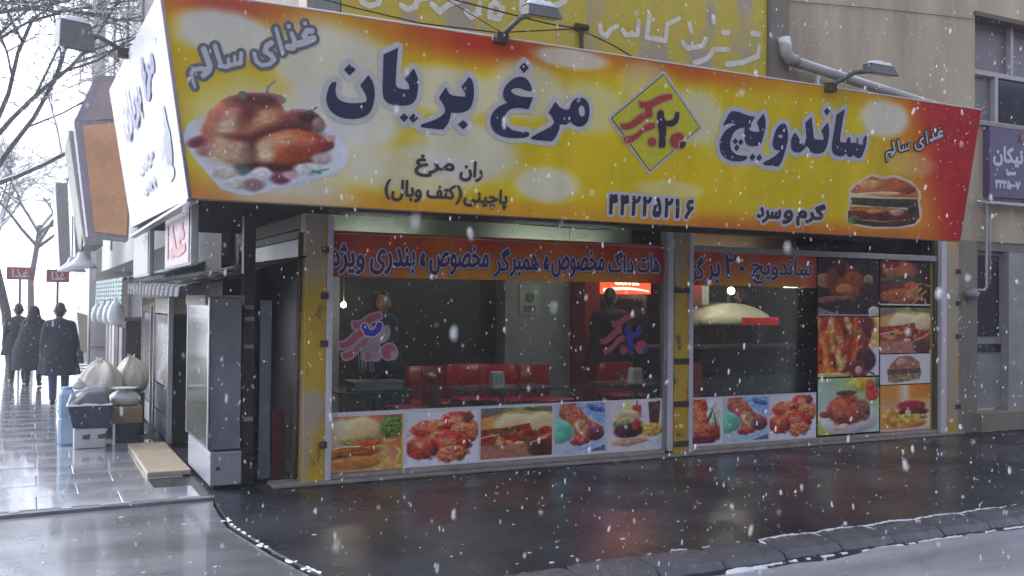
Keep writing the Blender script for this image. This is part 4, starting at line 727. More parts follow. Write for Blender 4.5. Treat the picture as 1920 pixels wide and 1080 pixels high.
        for i in range(60): x = rnd.uniform(0, .85); y = rnd.uniform(.1, .95); k.ell(x, y, .05, .16, rnd.choice(((214, 92, 24), (190, 52, 20), (232, 140, 50), (120, 30, 16), (226, 176, 110))), rot=rnd.uniform(-25, 25), soft=.9, tex=.5, fx=24)
        k.poly([(.8, 0), (1, 0), (1, .6), (.82, .5), (.88, .3)], (226, 186, 96), .3); k.ell(.78, .12, .14, .16, (120, 26, 18), soft=.6); k.poly([(.82, .45), (1, .55), (1, 1), (.78, 1), (.95, .75)], (206, 206, 212), .1); k.ell(.78, .72, .16, .2, (66, 34, 48), rot=-20, tex=.5); k.ell(.62, .85, .14, .12, (110, 44, 48)); k.ell(.66, .9, .06, .07, (190, 150, 140)); k.line([(.8, .92), (.92, .98)], .015, (60, 70, 90)); k.ell(.2, .98, .3, .05, (206, 190, 110))
    elif kind == 'roast_plate':
        k.a[:] = (186, 206, 190); k.grad(.3, .4, .6, 0, (170, 196, 120)); k.ell(.72, .12, .2, .12, (222, 186, 60), soft=.8); k.ell(.1, .92, .22, .3, (168, 186, 60), soft=.5); k.ell(.5, .74, .48, .28, (220, 216, 220), tex=.05); k.ell(.45, .58, .30, .28, (156, 62, 44), tex=.5, fx=24); k.ell(.35, .56, .14, .18, (196, 104, 66)); k.ell(.6, .62, .14, .18, (180, 84, 56)); k.ell(.46, .27, .16, .05, (92, 74, 56), tex=.6); k.ell(.12, .64, .1, .06, (150, 70, 60)); k.ell(.88, .3, .11, .14, (200, 58, 40)); k.ell(.84, .14, .08, .1, (206, 84, 60)); k.ell(.97, .1, .05, .1, (90, 110, 90)); k.ell(.42, .88, .08, .06, (226, 196, 186)); k.ell(.3, .9, .07, .05, (214, 180, 160)); k.ell(.75, .6, .1, .2, (130, 80, 70), tex=.6)
    elif kind == 'burger_dark':
        k.a[:] = (60, 24, 20); k.ell(.38, .24, .34, .22, (176, 92, 48)); k.ell(.2, .1, .2, .1, (150, 50, 40)); k.ell(.42, .45, .4, .08, (70, 74, 34), tex=.6); k.ell(.4, .6, .4, .1, (92, 40, 24), tex=.5); k.ell(.62, .58, .14, .1, (190, 62, 34)); k.ell(.4, .8, .42, .16, (166, 84, 40), tex=.4)
        for i in range(18): x, y = rnd.uniform(.6, .95), rnd.uniform(.5, .92); a = rnd.uniform(0, 3); k.line([(x, y), (x+.1*math.cos(a), y+.1*math.sin(a))], .018, (206-rnd.randrange(40), 140, 60))
        k.rect(0, .965, 1, 1, (214, 206, 196))
    elif kind == 'burger_white':
        k.a[:] = (216, 212, 214); k.poly([(.16, .52), (.2, .35), (.34, .1), (.5, .04), (.62, .08), (.78, .28), (.8, .5), (.5, .54)], (170, 112, 88), .3); k.ell(.42, .25, .1, .1, (206, 160, 130)); k.poly([(.14, .5), (.8, .48), (.82, .68), (.14, .7)], (104, 70, 60), .6, 26); k.poly([(.15, .68), (.81, .66), (.78, .86), (.3, .96), (.16, .9)], (146, 118, 92), .4)
    else:
        k.a[:] = (224, 150, 60); k.grad(.3, .3, .5, .3, (232, 214, 190)); k.put(sm(k.x, .5, .62)*sm(k.y, .5, .2), (222, 130, 30)); k.rect(0, .4, 1, .62, (222, 168, 130), soft=.2); k.ell(.62, .46, .28, .12, (168, 40, 52), tex=.4); k.ell(.66, .6, .3, .1, (96, 44, 44), tex=.6); k.ell(.55, .6, .06, .06, (220, 180, 150)); k.ell(.6, .72, .36, .08, (190, 180, 80), tex=.6, fx=26); k.ell(.5, .84, .42, .12, (214, 150, 60), tex=.4); k.ell(.2, .7, .16, .2, (222, 160, 70), tex=.5); k.rect(0, .94, 1, 1, (214, 180, 170))
    return k
PL = {'burger_fries': 'poster of a chicken burger with chips at the left end of the window', 'hotdog0': 'poster of a long sandwich in the lower row of the left window', 'burger_cola': 'poster of a small burger with cola and ketchup beside the middle post', 'fried2': 'poster of fried pieces and salad just right of the middle post',
      'roast_dark': 'dark poster of a roast bird at the top of the right window', 'flame': 'fiery orange poster of grilled chicken in the right window', 'roast_plate': 'poster of a roast bird on a plate over a pale green ground', 'burger_dark': 'dark red poster of a burger with chips at top right', 'hotdog1': 'poster of a long sandwich in the right-hand poster column', 'burger_white': 'poster of a grey-brown bun on white ground', 'burger_orange': 'poster of a burger on orange ground at bottom right',
      'fried0': 'poster of fried chicken pieces on white in the left window', 'fried1': 'poster of fried chicken pieces on white in the right window', 'drum0': 'poster of a blue and green plate with a drumstick in the left window', 'drum1': 'poster of a blue and green plate with a drumstick in the right window'}
seen = {}
for (kd, u0, v0, u1, v1) in POSTERS:
    i = seen.get(kd, 0); seen[kd] = i+1; k = paint(kd); lb = PL.get(kd) or PL[kd+str(i)]
    pgr = pgrid('food_poster', k.lin(1.08), lambda S, T: GP.at(u0+S*(u1-u0), v0+T*(v1-v0), .004), None)
    tag(pgr, lb, 'poster', 'food posters on the shop windows')
# white paper ground the lower posters sit on
for a, b, z in ((.052, 3.626, .612), (3.972, 5.80, .60)):
    tag(MB().box(a, .012, .076, b, .0165, z).build('poster_backing', ink('white_vinyl', (.72, .69, .73))), 'white vinyl strip behind the lower posters of the %s window' % ('left' if a < 1 else 'right'), 'vinyl strip')
tag(MB().box(7.70, .012, .076, 7.74, .0165, 2.16).build('edge_strip', ink('mustard_vinyl', (.34, .26, .05))), 'narrow mustard vinyl strip at the right edge of the poster window', 'vinyl strip')

# purple shop sign next door
ps = thing('neighbour_sign', 'purple shop sign with white Persian lettering at the right edge', 'sign', (9.2, -.1, 3.0))
MB().box(8.66, -.10, 3.03, 10.8, -.004, 3.93).build('panel', M('purple_panel', (.12, .085, .20), .4, var=.3, scale=1.5), ps)
PP = Plane((0, -.10, 0), (1, 0, 0), (0, 0, 1)); F = sdf(words(PURPLE, .01), [], .006, .03); sheet('lettering', F, .012, PP, .004, ink('white_ink', (.62, .60, .66)), ps)
MB().box(9.25, -.112, 3.78, 10.8, -.102, 3.88).build('red_band', ink('dull_red_ink', (.30, .10, .10)), ps)
MB().box(8.6, -.16, 2.93, 10.8, -.006, 2.96).build('rail', white_al, ps)

# ------------------------------------------------------------------ floodlights, pipes, cables
lamp_m = M('lamp_housing', (.12, .115, .115), .5, var=.3, scale=12, snow=.0); lens_m = M('lamp_lens', (.16, .17, .17), .12, var=.3, scale=20)
def floodlight(label, base, head, ax, size=(.34, .12, .22), down=.5):
    """arm from base to head; ax = unit vector across the lamp"""
    t = thing('floodlight', label, 'lamp', base, 'floodlights on the sign edges'); base, head, ax = Vector(base), Vector(head), Vector(ax).normalized()
    MB().tube([base, base.lerp(head, .5)+Vector((0, 0, .05)), head], .022, 8).build('arm', lamp_m, t)
    MB().box(base.x-.05, base.y-.04, base.z-.06, base.x+.05, base.y+.04, base.z+.02).build('clamp', M('rusty_iron', (.07, .045, .035), .7, var=.4, scale=20), t)
    out = Vector((0, 0, 1)).cross(ax).normalized(); w, d, hgt = size
    def P(a, b, c): return tuple(head+ax*a*w/2+out*b+Vector((0, 0, c)))
    b = [P(-1, -d, -hgt*.55), P(1, -d, -hgt*.55), P(1, d*.6, -hgt*.3), P(-1, d*.6, -hgt*.3)]; tp = [P(-.85, -d*.5, hgt*.35), P(.85, -d*.5, hgt*.35), P(.85, d*.8, hgt*.4), P(-.85, d*.8, hgt*.4)]
    hd = MB().hexa(b, tp).build('housing', lamp_m, t, .01)
    MB().hexa([P(-.86, -d*.9, -hgt*.57), P(.86, -d*.9, -hgt*.57), P(.86, d*.5, -hgt*.36), P(-.86, d*.5, -hgt*.36)], [P(-.86, -d*.9, -hgt*.55), P(.86, -d*.9, -hgt*.55), P(.86, d*.5, -hgt*.33), P(-.86, d*.5, -hgt*.33)]).build('lens', lens_m, hd)
    mb = MB(); n = 9
    rows = []
    for i in range(n):
        s = -1+2*i/(n-1); hh = .035*(1-s**4)*rnd.uniform(.6, 1.3)+.004
        rows.append([P(s*.86, -d*.5, hgt*.355), P(s*.86, -d*.3, hgt*.36+hh), P(s*.84, d*.3, hgt*.39+hh*1.1), P(s*.86, d*.78, hgt*.40)])
    b0 = len(mb.v)
    for r in rows: mb.v += r
    for i in range(n-1):
        for j in range(3): mb.f.append((b0+i*4+j, b0+i*4+j+1, b0+(i+1)*4+j+1, b0+(i+1)*4+j)); mb.sm.append(True)
    mb.build('snow_cap', snow_m, t); return t
floodlight('floodlight with snow above the navy lettering on the front sign', (.91, -1.60, 3.67), (1.12, -1.86, 3.82), (1, 0, 0), (.30, .09, .11))
floodlight('floodlight with snow near the right end of the front sign', (4.36, -1.60, 3.67), (4.70, -1.88, 3.80), (1, 0, 0), (.34, .09, .11))
floodlight('square floodlight reaching out from the white side sign at the upper left', (-1.62, .85, 3.80), (-2.02, .70, 3.86), (1, .3, 0), (.30, .10, .28))
pvc = M('pale_pipe', (.42, .40, .36), .45, var=.2, scale=3, snow=.25)
t = thing('drain_pipe', 'pale plastic pipe sloping along the beige wall above the sign', 'pipe', (5.2, -.12, 4.2))
MB().tube([(5.18, -.10, 4.6), (5.19, -.12, 4.43), (5.24, -.14, 4.36), (5.32, -.15, 4.34)], .07, 12).build('elbow', pvc, t); MB().tube([(5.33, -.15, 4.335), (6.4, -.18, 4.19), (7.75, -.22, 4.02)], .058, 12).build('pipe', pvc, t)
MB().box(5.62, -.16, 3.6, 5.66, -.12, 4.27).build('support', white_al, t)
t = thing('gas_pipe', 'thin white gas pipe and meter on the pilaster right of the shop', 'pipe', (8.5, -.1, 1.8))
wp = M('white_pipe', (.46, .44, .44), .4, var=.15)
MB().tube([(8.34, -.08, 1.82), (8.58, -.08, 1.82), (8.63, -.08, 1.86), (8.63, -.08, 2.90), (8.60, -.08, 2.95), (8.40, -.08, 2.95)], .018, 8).build('pipe', wp, t)
MB().tube([(8.72, -.06, 1.9), (8.72, -.06, 2.9)], .014, 8).build('pipe', wp, t)
MB().ball((8.33, -.10, 1.76), .09, 14, 10, (1.1, .7, .8)).build('meter', M('grey_meter', (.26, .26, .27), .4), t); MB().tube([(8.20, -.10, 1.78), (8.46, -.10, 1.78)], .016, 8).build('valve', alu, t)
cab = M('black_cable', (.025, .022, .02), .6)
def cable(label, pts, r=.008):
    P = []
    for a, b in zip(pts[:-1], pts[1:]):
        for i in range(4): P.append(Vector(a).lerp(Vector(b), i/4))
    P.append(Vector(pts[-1])); tag(MB().tube(P, r, 5).build('cable', cab), label, 'cable', 'cables above the sign')
cable('thick dark cable slanting down to the middle floodlight', [(.3, -1.0, 4.14), (.8, -1.0, 4.10), (1.28, -1.0, 4.06), (1.66, -1.0, 4.03), (1.95, -1.0, 4.03), (2.33, -1.0, 3.93), (2.62, -1.0, 3.82)], .007)
cable('dark cable sagging just above the top edge of the sign', [(-.8, -1.0, 3.99), (-.1, -1.0, 3.91), (.47, -1.0, 3.865), (1.18, -1.0, 3.885), (1.95, -1.0, 4.025)], .006)
cable('thin cable dropping behind the sign left of the middle floodlight', [(.45, -1.0, 4.3), (.71, -1.0, 4.09), (1.34, -1.0, 3.84), (1.6, -1.0, 3.7)], .004)
cable('thin wire across the beige wall towards the upper window', [(5.2, -.02, 5.05), (6.8, -.02, 5.19), (8.52, -.02, 5.31), (9.4, -.02, 5.36)], .004)
cable('thin wire sagging under the sign across the pale green transom', [(1.1, -.06, 2.44), (1.9, -.06, 2.36), (2.7, -.06, 2.345), (3.5, -.06, 2.40)], .005)
cable('long wire crossing the bright sky at the upper left', [(-1.6, 2, 3.9), (-2.3, 8, 4.6), (-3.2, 14, 5.6)], .008)

# ------------------------------------------------------------------ neighbouring shops along the side street
row = thing('terrace_building', 'pale ribbed building rising behind the leaning signs of the side street', 'building', (-.1, 14, 0))
pale = M('pale_cladding', (.52, .51, .50), .6, var=.12, scale=.7, streak=.7)
MB().box(-.25, 3.22, 2.5, 3, 26, 17).build('wall', pale, row)
for y in (8.2, 10.6, 13.4, 17, 21.4): MB().box(-.30, y, 3, -.252, y+.12, 17).build('rib', M('cladding_rib', (.40, .40, .40), .6), row)
MB().box(.6, 3.22, 0, 3, 26, 2.49).build('shop_floor', M('dark_interior', (.05, .045, .045), .7, var=.5, scale=1), row)
MB().box(-.34, 3.22, 0, -.252, 12, 2.49).build('dark_backing', M('dark_interior', (.05, .045, .045), .7, var=.5, scale=1), row)  # dark backing wall added to keep the shaded area under the sign dark
row2 = thing('terrace_building', 'cream building farther down the side street', 'building', (0, 34, 0))
MB().box(-.4, 26.3, 0, 3, 44, 19).build('wall', M('cream_wall', (.58, .54, .47), .7, var=.12, scale=.6), row2)
MB().box(-.62, 26.3, 0, -.402, 28.6, 19).build('pier', M('light_cream', (.66, .64, .60), .7, var=.1), row2)
for i in range(4):
    for z in (4.2, 8, 11.8): w = MB().box(-.46, 30+i*3.4, z, -.403, 31.6+i*3.4, z+1.8).build('window', fm, row2); MB().box(-.475, 30.1+i*3.4, z+.1, -.462, 31.5+i*3.4, z+1.7).build('pane', M('grey_pane', (.16, .17, .18), .1), w)
def lean_sign(name, label, y0, y1, x, z0, z1, lean, mats, thick=.28, words_=None):
    t = thing(name, label, 'sign', (x, (y0+y1)/2, z0)); fm_, sm_ = mats
    MB().hexa([(x, y0, z0), (x+thick, y0, z0), (x+thick, y1, z0), (x, y1, z0)], [(x-lean, y0, z1), (x-lean+thick, y0, z1), (x-lean+thick, y1, z1), (x-lean, y1, z1)]).build('cabinet', sm_, t, .01)
    V = Vector((-lean, 0, z1-z0)); L = V.length; V.normalize(); P = Plane((x-.004, y1, z0), (0, -1, 0), V); w = y1-y0
    me = bpy.data.meshes.new('face'); me.from_pydata([tuple(P.at(a*w, b*L, .004)) for a, b in ((.03, .04), (.97, .04), (.97, .96), (.03, .96))], [], [(0, 1, 2, 3)]); link('face', me, fm_, t)
    if words_: sheet('lettering', sdf(words([(words_[0], w*.12, L*words_[1], w*.88, L*words_[2])], .01), [], .012, .05), .02, P, .010, words_[3], t)
    return t
grey_cab = M('grey_cabinet_side', (.30, .29, .29), .6, var=.2, scale=3)
t = thing('leaning_sign', 'tall orange sign standing out from the wall beyond the white corner sign', 'sign', (-1.5, 5.2, 2.3)); MB().hexa([(-1.68, 5.03, 2.40), (-1.20, 5.03, 2.36), (-1.20, 5.5, 2.36), (-1.68, 5.5, 2.40)], [(-1.86, 5.03, 3.85), (-1.15, 5.03, 3.95), (-1.15, 5.5, 3.95), (-1.86, 5.5, 3.85)]).hexa([(-1.86, 5.03, 3.852), (-1.15, 5.03, 3.952), (-1.15, 5.5, 3.952), (-1.86, 5.5, 3.852)], [(-1.62, 5.03, 4.46), (-1.18, 5.03, 4.50), (-1.18, 5.5, 4.50), (-1.62, 5.5, 4.46)]).build('cabinet', M('purple_grey_side', (.34, .31, .36), .6, var=.2, scale=3), t)
MB().hexa([(-1.60, 5.01, 2.46), (-1.22, 5.01, 2.42), (-1.22, 5.026, 2.42), (-1.60, 5.026, 2.46)], [(-1.76, 5.01, 3.80), (-1.20, 5.01, 3.90), (-1.20, 5.026, 3.90), (-1.76, 5.026, 3.80)]).build('face', M('orange_face', (.85, .43, .22), .5, var=.35, scale=1.2), t); MB().hexa([(-1.74, 5.01, 3.86), (-1.24, 5.01, 3.95), (-1.24, 5.026, 3.95), (-1.74, 5.026, 3.86)], [(-1.56, 5.01, 4.38), (-1.26, 5.01, 4.42), (-1.26, 5.026, 4.42), (-1.56, 5.026, 4.38)]).build('face', M('mauve_face', (.42, .32, .34), .5, var=.2, scale=1.2), t)
lean_sign('leaning_sign', 'olive grey leaning sign beyond the orange one', 9.2, 11.4, -1.52, 2.5, 4.4, .28, (M('olive_face', (.28, .29, .19), .5, var=.3, scale=1.2), grey_cab))
lean_sign('leaning_sign', 'pale green upright shop sign farther along the side street', 13.2, 16.0, -1.5, 2.35, 4.3, .1, (M('pale_green_face', (.55, .62, .55), .5, var=.1, scale=1), grey_cab))
lean_sign('leaning_sign', 'white shop sign far down the side street', 19, 23, -1.65, 2.3, 4.6, .15, (M('white_face', (.66, .67, .66), .5, var=.08, scale=1), grey_cab))
lean_sign('hanging_sign', 'small box sign with faded red writing hung under the white side sign', -.50, 1.06, -1.215, 1.87, 2.345, 0, (M('faded_pink_face', (.46, .34, .34), .5, var=.2, scale=3), M('pale_box', (.42, .42, .43), .5, var=.15)), .06, ('غذا', .2, .8, ink('faded_red_ink', (.34, .08, .09))))
lean_sign('hanging_sign', 'small grey box sign hung beyond the red lettered one', 2.5, 4.2, -1.205, 1.85, 2.36, 0, (M('faded_grey_face', (.36, .35, .33), .5, var=.2, scale=3), M('pale_box', (.42, .42, .43), .5, var=.15)), .05)
# red plates down the street
rp_ = M('red_plate', (.40, .07, .09), .5, var=.15, scale=3); wi = ink('white_ink', (.62, .60, .66))
for x0, x1, z0, z1, lb in ((-2.86, -2.27, 2.05, 2.36, 'red plate with white writing on a thin post beside the tree'), (-1.99, -1.47, 2.0, 2.32, 'red plate with white writing under the pale green sign')):
    t = thing('red_plate_sign', lb, 'sign', ((x0+x1)/2, 18, 0), 'red plates down the street'); MB().box(x0, 17.98, z0, x1, 18.04, z1).build('plate', rp_, t, .01)
    sheet('lettering', sdf(words([('غذا', x0+.12, z0+.06, x1-.1, z1-.05)], .005), [], .01, .03), .008, Plane((0, 17.976, 0), (1, 0, 0), (0, 0, 1)), .003, wi, t); MB().tube([((x0+x1)/2, 18.1, 0), ((x0+x1)/2, 18.1, z1)], .03, 8).build('post', lamp_m, t)
# low awning with goods hanging from it
t = thing('awning', 'dark sagging awning over the neighbouring stall', 'awning', (-1.1, 3, 1.8)); dk_cloth = M('dark_tarpaulin', (.018, .018, .024), .6, var=.4, scale=3)
def cloth(pts0, pts1, n, sag, name, mat, parent):
    mb = MB(); R = []
    for i in range(n+1):
        a = Vector(pts0[0]).lerp(Vector(pts0[1]), i/n); b = Vector(pts1[0]).lerp(Vector(pts1[1]), i/n); r = []
        for j in range(7):
            p = a.lerp(b, j/6); p.z -= sag*math.sin(math.pi*j/6)*(.6+.4*math.sin(i*1.7)); r.append(tuple(p))
        R.append(r)
    for i in range(n):
        for j in range(6): mb.add([R[i][j], R[i][j+1], R[i+1][j+1], R[i+1][j]], [(0, 1, 2, 3)], True)
    o = mb.build(name, mat, parent); s = o.modifiers.new('t', 'SOLIDIFY'); s.thickness = .012; return o
cloth([(-.2, -.1, 1.98), (-.2, 4.2, 2.0)], [(-1.22, -.1, 1.70), (-1.25, 4.2, 1.78)], 14, .05, 'canopy', dk_cloth, t)
cloth([(-1.22, -.1, 1.70), (-1.25, 4.2, 1.78)], [(-1.23, -.1, 1.62), (-1.26, 4.2, 1.66)], 14, .0, 'valance', dk_cloth, t)
t = thing('awning', 'pale green awning sheet hung with plastic bags', 'awning', (-1.3, 6.5, 1.4)); gc = M('pale_green_sheet', (.26, .36, .34), .55, var=.25, scale=2)
cloth([(-.3, 4.4, 2.1), (-.3, 9, 2.1)], [(-1.3, 4.4, 1.86), (-1.34, 9, 1.88)], 12, .06, 'canopy', gc, t); cloth([(-1.3, 4.4, 1.86), (-1.34, 9, 1.88)], [(-1.31, 4.4, 1.52), (-1.35, 9, 1.50)], 12, .0, 'valance', gc, t)
bagm = M('white_plastic_bag', (.62, .64, .62), .35, var=.15, scale=9, bump=.3)
def sack(mb, c, w, hgt, n=18, pleat=.06, top=.12):
    rings = []
    for z, r in ((0, .55), (.06, .82), (.2, 1), (.45, .97), (.68, .74), (.84, .38), (.90, top), (.94, top*.9), (1.0, top*1.7)):
        ph = rnd.uniform(0, 6); rings.append([(c[0]+w*r*(1+pleat*math.sin(5*a+ph*.2)+rnd.uniform(-.03, .03))*math.cos(a), c[1]+w*r*(1+pleat*math.sin(7*a)+rnd.uniform(-.03, .03))*math.sin(a), c[2]+hgt*z+rnd.uniform(-.01, .01)*hgt) for a in [2*math.pi*j/n for j in range(n)]])
    return mb.loft(rings)
for i, (y, z, lb) in enumerate(((4.7, 1.28, 'white plastic bag hanging at the near end of the green awning'), (5.7, 1.26, 'second white plastic bag hanging under the green awning'), (6.9, 1.24, 'third white plastic bag hanging under the green awning'), (8.3, 1.22, 'white plastic bag hanging at the far end of the green awning'))):
    tag(sack(MB(), (-1.36, y, z), .10, .34).build('hanging_bag', bagm), lb, 'bag', 'bags hanging from the awning')
for x, y, lb in ((-1.55, 9.6, 'white conical lamp shade nearest along the side street'), (-1.62, 12.0, 'white conical lamp shade farther along the side street')):
    t = thing('lamp_shade', lb, 'lamp', (x, y, 2.1), 'conical lamp shades'); rings = [[(x+r*math.cos(a), y+r*math.sin(a), z) for a in [2*math.pi*j/16 for j in range(16)]] for z, r in ((2.12, .26), (2.2, .20), (2.30, .09), (2.40, .06))]
    MB().loft(rings).build('shade', M('white_enamel', (.72, .72, .74), .3, var=.05), t); MB().tube([(x, y, 2.4), (x, y, 3.2)], .01, 6).build('cord', cab, t)
# display cabinets standing on the pavement
grey_p = M('blue_grey_steel', (.20, .215, .245), .4, .2, var=.35, scale=3, streak=.4); alu2 = M('bright_aluminium', (.50, .50, .50), .3, .5, var=.1)
t = thing('display_cabinet', 'tall blue-grey steel cabinet standing at the corner of the pavement', 'cabinet', (-.82, .7, 0))
MB().box(-.96, .10, .33, -.70, 1.32, 1.62).build('body', grey_p, t, .008); MB().box(-.95, .08, .03, -.69, 1.33, .315).build('base', M('pale_grey_steel', (.30, .315, .35), .4, .2, var=.15), t, .01)
MB().box(-.972, .12, .36, -.962, 1.30, 1.55).build('side_glass', M('dusty_glass', (.13, .14, .12), .12, var=.35, scale=2), t); MB().box(-.975, .08, .34, -.965, .12, 1.62).build('edge', alu2, t); MB().box(-.975, 1.30, .34, -.965, 1.335, 1.62).build('edge', alu2, t)
MB().box(-.99, .2, 1.555, -.66, 1.34, 1.64).build('top', M('cream_board', (.44, .40, .30), .6, snow=.4), t); MB().box(-.90, .075, .16, -.87, .079, .19).build('lock', black_m, t)
for k, (y0, y1, lb) in enumerate(((2.75, 4.2, 'aluminium framed glass cabinet with a cream top beyond the steel cabinet'), (4.5, 5.6, 'farther aluminium framed glass cabinet beside the sacks'))):
    t = thing('display_cabinet', lb, 'cabinet', (-.8, (y0+y1)/2, 0)); X = -.95
    for y in (y0, y1-.05): MB().box(X-.02, y, .02, X+.03, y+.05, 1.62).build('edge', alu2, t)
    MB().box(X, y0+.055, .62, X+.012, y1-.055, 1.42).build('side_glass', M('milky_glass', (.36, .34, .31), .15, var=.3, scale=2.5), t); MB().box(X, y0+.055, .30, X+.02, y1-.055, .60).build('dark_panel', M('dark_panel', (.035, .037, .045), .35), t)
    MB().box(X, y0+.055, .03, X+.02, y1-.055, .28).build('base', grey_p, t); MB().box(X-.01, y0+.055, 1.44, X+.4, y1-.055, 1.61).build('top', M('cream_board', (.44, .40, .30), .6, snow=.4), t); MB().box(X+.05, y0+.06, .03, X+.42, y1-.06, 1.43).build('body', M('dark_cupboard', (.025, .02, .017), .35), t)
MB_ = MB().box(-.62, 1.5, 0, -.2, 2.7, 1.9); tag(MB_.build('dark_gap_fill', M('dark_interior2', (.02, .018, .022), .6, var=.5, scale=3)), 'added dark block standing for the dark opening between the pavement cabinets', 'screen')  # solid dark block added; its colour gives the darkness of an open gap
tag(MB().box(-1.36, .9, -.001, -.98, 2.8, .045).build('threshold_board', M('beige_board', (.46, .37, .26), .45, var=.2, scale=4), bevel=.01), 'pale beige board lying on the pavement in front of the cabinets', 'board')
# things between the cabinet and the yellow post
t = thing('shutter_post', 'dark steel post with pale hooks between the cabinet and the shop corner', 'post', (-.58, .3, 0)); MB().box(-.66, .25, 0, -.56, .35, 2.34).build('post', M('dark_steel', (.03, .03, .036), .5), t)
for z in (.55, 1.18, 1.42, 1.52): MB().box(-.655, .20, z, -.575, .248, z+.035).build('hook', M('pale_hook', (.30, .29, .28), .5), t)
tag(MB().box(-.50, .30, .02, -.40, .34, 1.6).build('steel_panel', grey_p, bevel=.004), 'narrow grey steel panel leaning beside the dark post', 'panel')
tag(MB().box(-.38, .32, .0, -.27, .42, .62).build('red_box', M('dark_red_paint', (.12, .02, .025), .5), bevel=.01), 'narrow dark red box standing by the shop corner', 'box')
tag(MB().tube([(-.24, .10, .05), (-.23, .06, 1.0), (-.215, .04, 2.2)], .022, 8).build('worn_pipe', M('worn_brown_pipe', (.14, .10, .085), .5, var=.4, scale=9)), 'worn brown pipe beside the left yellow post', 'pipe')

# goods on the pavement
t = thing('white_crate', 'white plastic crate with two hand slots on the pavement', 'crate', (-1.72, 3.05, 0)); wc = M('white_crate_plastic', (.60, .60, .60), .4, var=.1)
MB().box(-1.885, 2.90, 0, -1.57, 3.25, .215).build('body', wc, t, .012)
for x in (-1.80, -1.65): MB().hexa([(x, 2.893, .10), (x+.07, 2.893, .10), (x+.07, 2.899, .10), (x, 2.899, .10)], [(x-.005, 2.893, .14), (x+.055+.02, 2.893, .155), (x+.075, 2.899, .155), (x-.005, 2.899, .14)]).build('hand_slot', M('slot_dark', (.10, .08, .08), .7), t)
t = thing('dark_tub', 'dark blue plastic tub with snowy rim on top of the white crate', 'tub', (-1.74, 3.05, .22)); tb = M('navy_plastic', (.035, .045, .09), .45, var=.3, scale=6)
MB().hexa([(-1.90, 2.88, .222), (-1.54, 2.88, .222), (-1.54, 3.25, .222), (-1.90, 3.25, .222)], [(-1.96, 2.83, .46), (-1.50, 2.83, .46), (-1.50, 3.30, .46), (-1.96, 3.30, .46)]).build('body', tb, t, .015)
mb = MB(); ridge(mb, [(-1.95, 2.83, .462), (-1.52, 2.83, .462)], .02, .025, 1); ridge(mb, [(-1.95, 2.84, .462), (-1.90, 3.1, .55), (-1.72, 3.25, .63), (-1.60, 3.28, .62)], .022, .03, 1); mb.build('snow_rim', snow_m, t)
MB().hexa([(-1.93, 2.87, .463), (-1.53, 2.87, .463), (-1.53, 3.27, .463), (-1.93, 3.27, .463)], [(-1.78, 3.0, .59), (-1.55, 3.0, .61), (-1.54, 3.25, .62), (-1.74, 3.25, .61)]).build('cover', M('grey_cover', (.10, .11, .12), .5, var=.3), t, .03)
t = thing('blue_container', 'tall pale blue plastic container left of the white crate', 'container', (-1.94, 3.3, 0)); lb_ = M('pale_blue_plastic', (.36, .52, .66), .3, var=.15, scale=4)
rings = [[(-1.945+sx*w, 3.32+sy*w*1.1, z) for sx, sy in ((-1, -.7), (-.7, -1), (.7, -1), (1, -.7), (1, .7), (.7, 1), (-.7, 1), (-1, .7))] for z, w in ((0, .075), (.02, .085), (.28, .085), (.30, .075), (.32, .085), (.55, .085), (.60, .06))]
MB().loft(rings, sm=False).build('body', lb_, t); MB().tube([(-1.945, 3.32, .60), (-1.945, 3.32, .63)], .05, 12).build('lid', M('blue_lid', (.30, .46, .60), .35), t)
t = thing('cardboard_box', 'brown cardboard box on a dark stand beside the sacks', 'box', (-1.33, 3.35, 0)); MB().box(-1.50, 3.15, .22, -1.18, 3.65, .40).build('carton', M('brown_cardboard', (.36, .25, .14), .7, var=.2, scale=4), t, .006); MB().box(-1.46, 3.2, 0, -1.22, 3.6, .218).build('stand', tb, t)
tag(sack(MB(), (-1.36, 3.36, .40), .17, .20, pleat=.12, top=.5).build('loose_bag', bagm), 'crumpled clear bag lying on the cardboard box', 'bag')
sk = M('cream_sack', (.62, .58, .48), .6, var=.15, scale=7, bump=.25)
def big_sack(c, w, hgt, lb):
    rings = []; n = 56; ph = [rnd.uniform(0, 6.28) for _ in range(12)]; am = [rnd.uniform(.015, .05) for _ in range(12)]; pr = [0]*n
    for z, r in ((0, .86), (.05, .98), (.14, 1.05), (.26, 1.06), (.38, 1.02), (.50, .96), (.60, .88), (.70, .77), (.79, .63), (.87, .46), (.93, .30), (.97, .20), (1.0, .16), (1.04, .24)):
        row = []
        for j in range(n):
            a = 2*math.pi*j/n; d = sum(am[i]*math.sin((i+2)*a+ph[i]+3.1*z*(i % 3-1)) for i in range(12)); pr[j] = pr[j]*.7+rnd.uniform(-.03, .03)
            rr = w*r*(1+d*(.5+.7*z)+pr[j]*.6); row.append((c[0]+rr*math.cos(a)+.05*w*math.sin(6*z+ph[0]), c[1]+rr*math.sin(a), c[2]+hgt*z+(.02*math.sin(3*a+ph[1])+.01*math.sin(7*a+ph[2]))*(z > .1)))
        rings.append(row)
    return tag(MB().loft(rings).build('cream_sack', sk), lb, 'sack', 'cream sacks')
tag(MB().box(-1.66, 3.75, 0, -1.1, 4.35, .50).build('sack_stand', M('dark_stand', (.06, .06, .07), .5), bevel=.01), 'low dark stand carrying the two cream sacks', 'stand')
big_sack((-1.56, 3.98, .502), .22, .37, 'large pleated cream sack above the dark tub'); big_sack((-1.22, 4.12, .502), .18, .40, 'smaller pleated cream sack close to the glass cabinet')
tag(sack(MB(), (-1.83, 3.3, .60), .07, .12, pleat=.1).build('loose_bag', bagm), 'small white bag on the edge of the dark tub', 'bag')
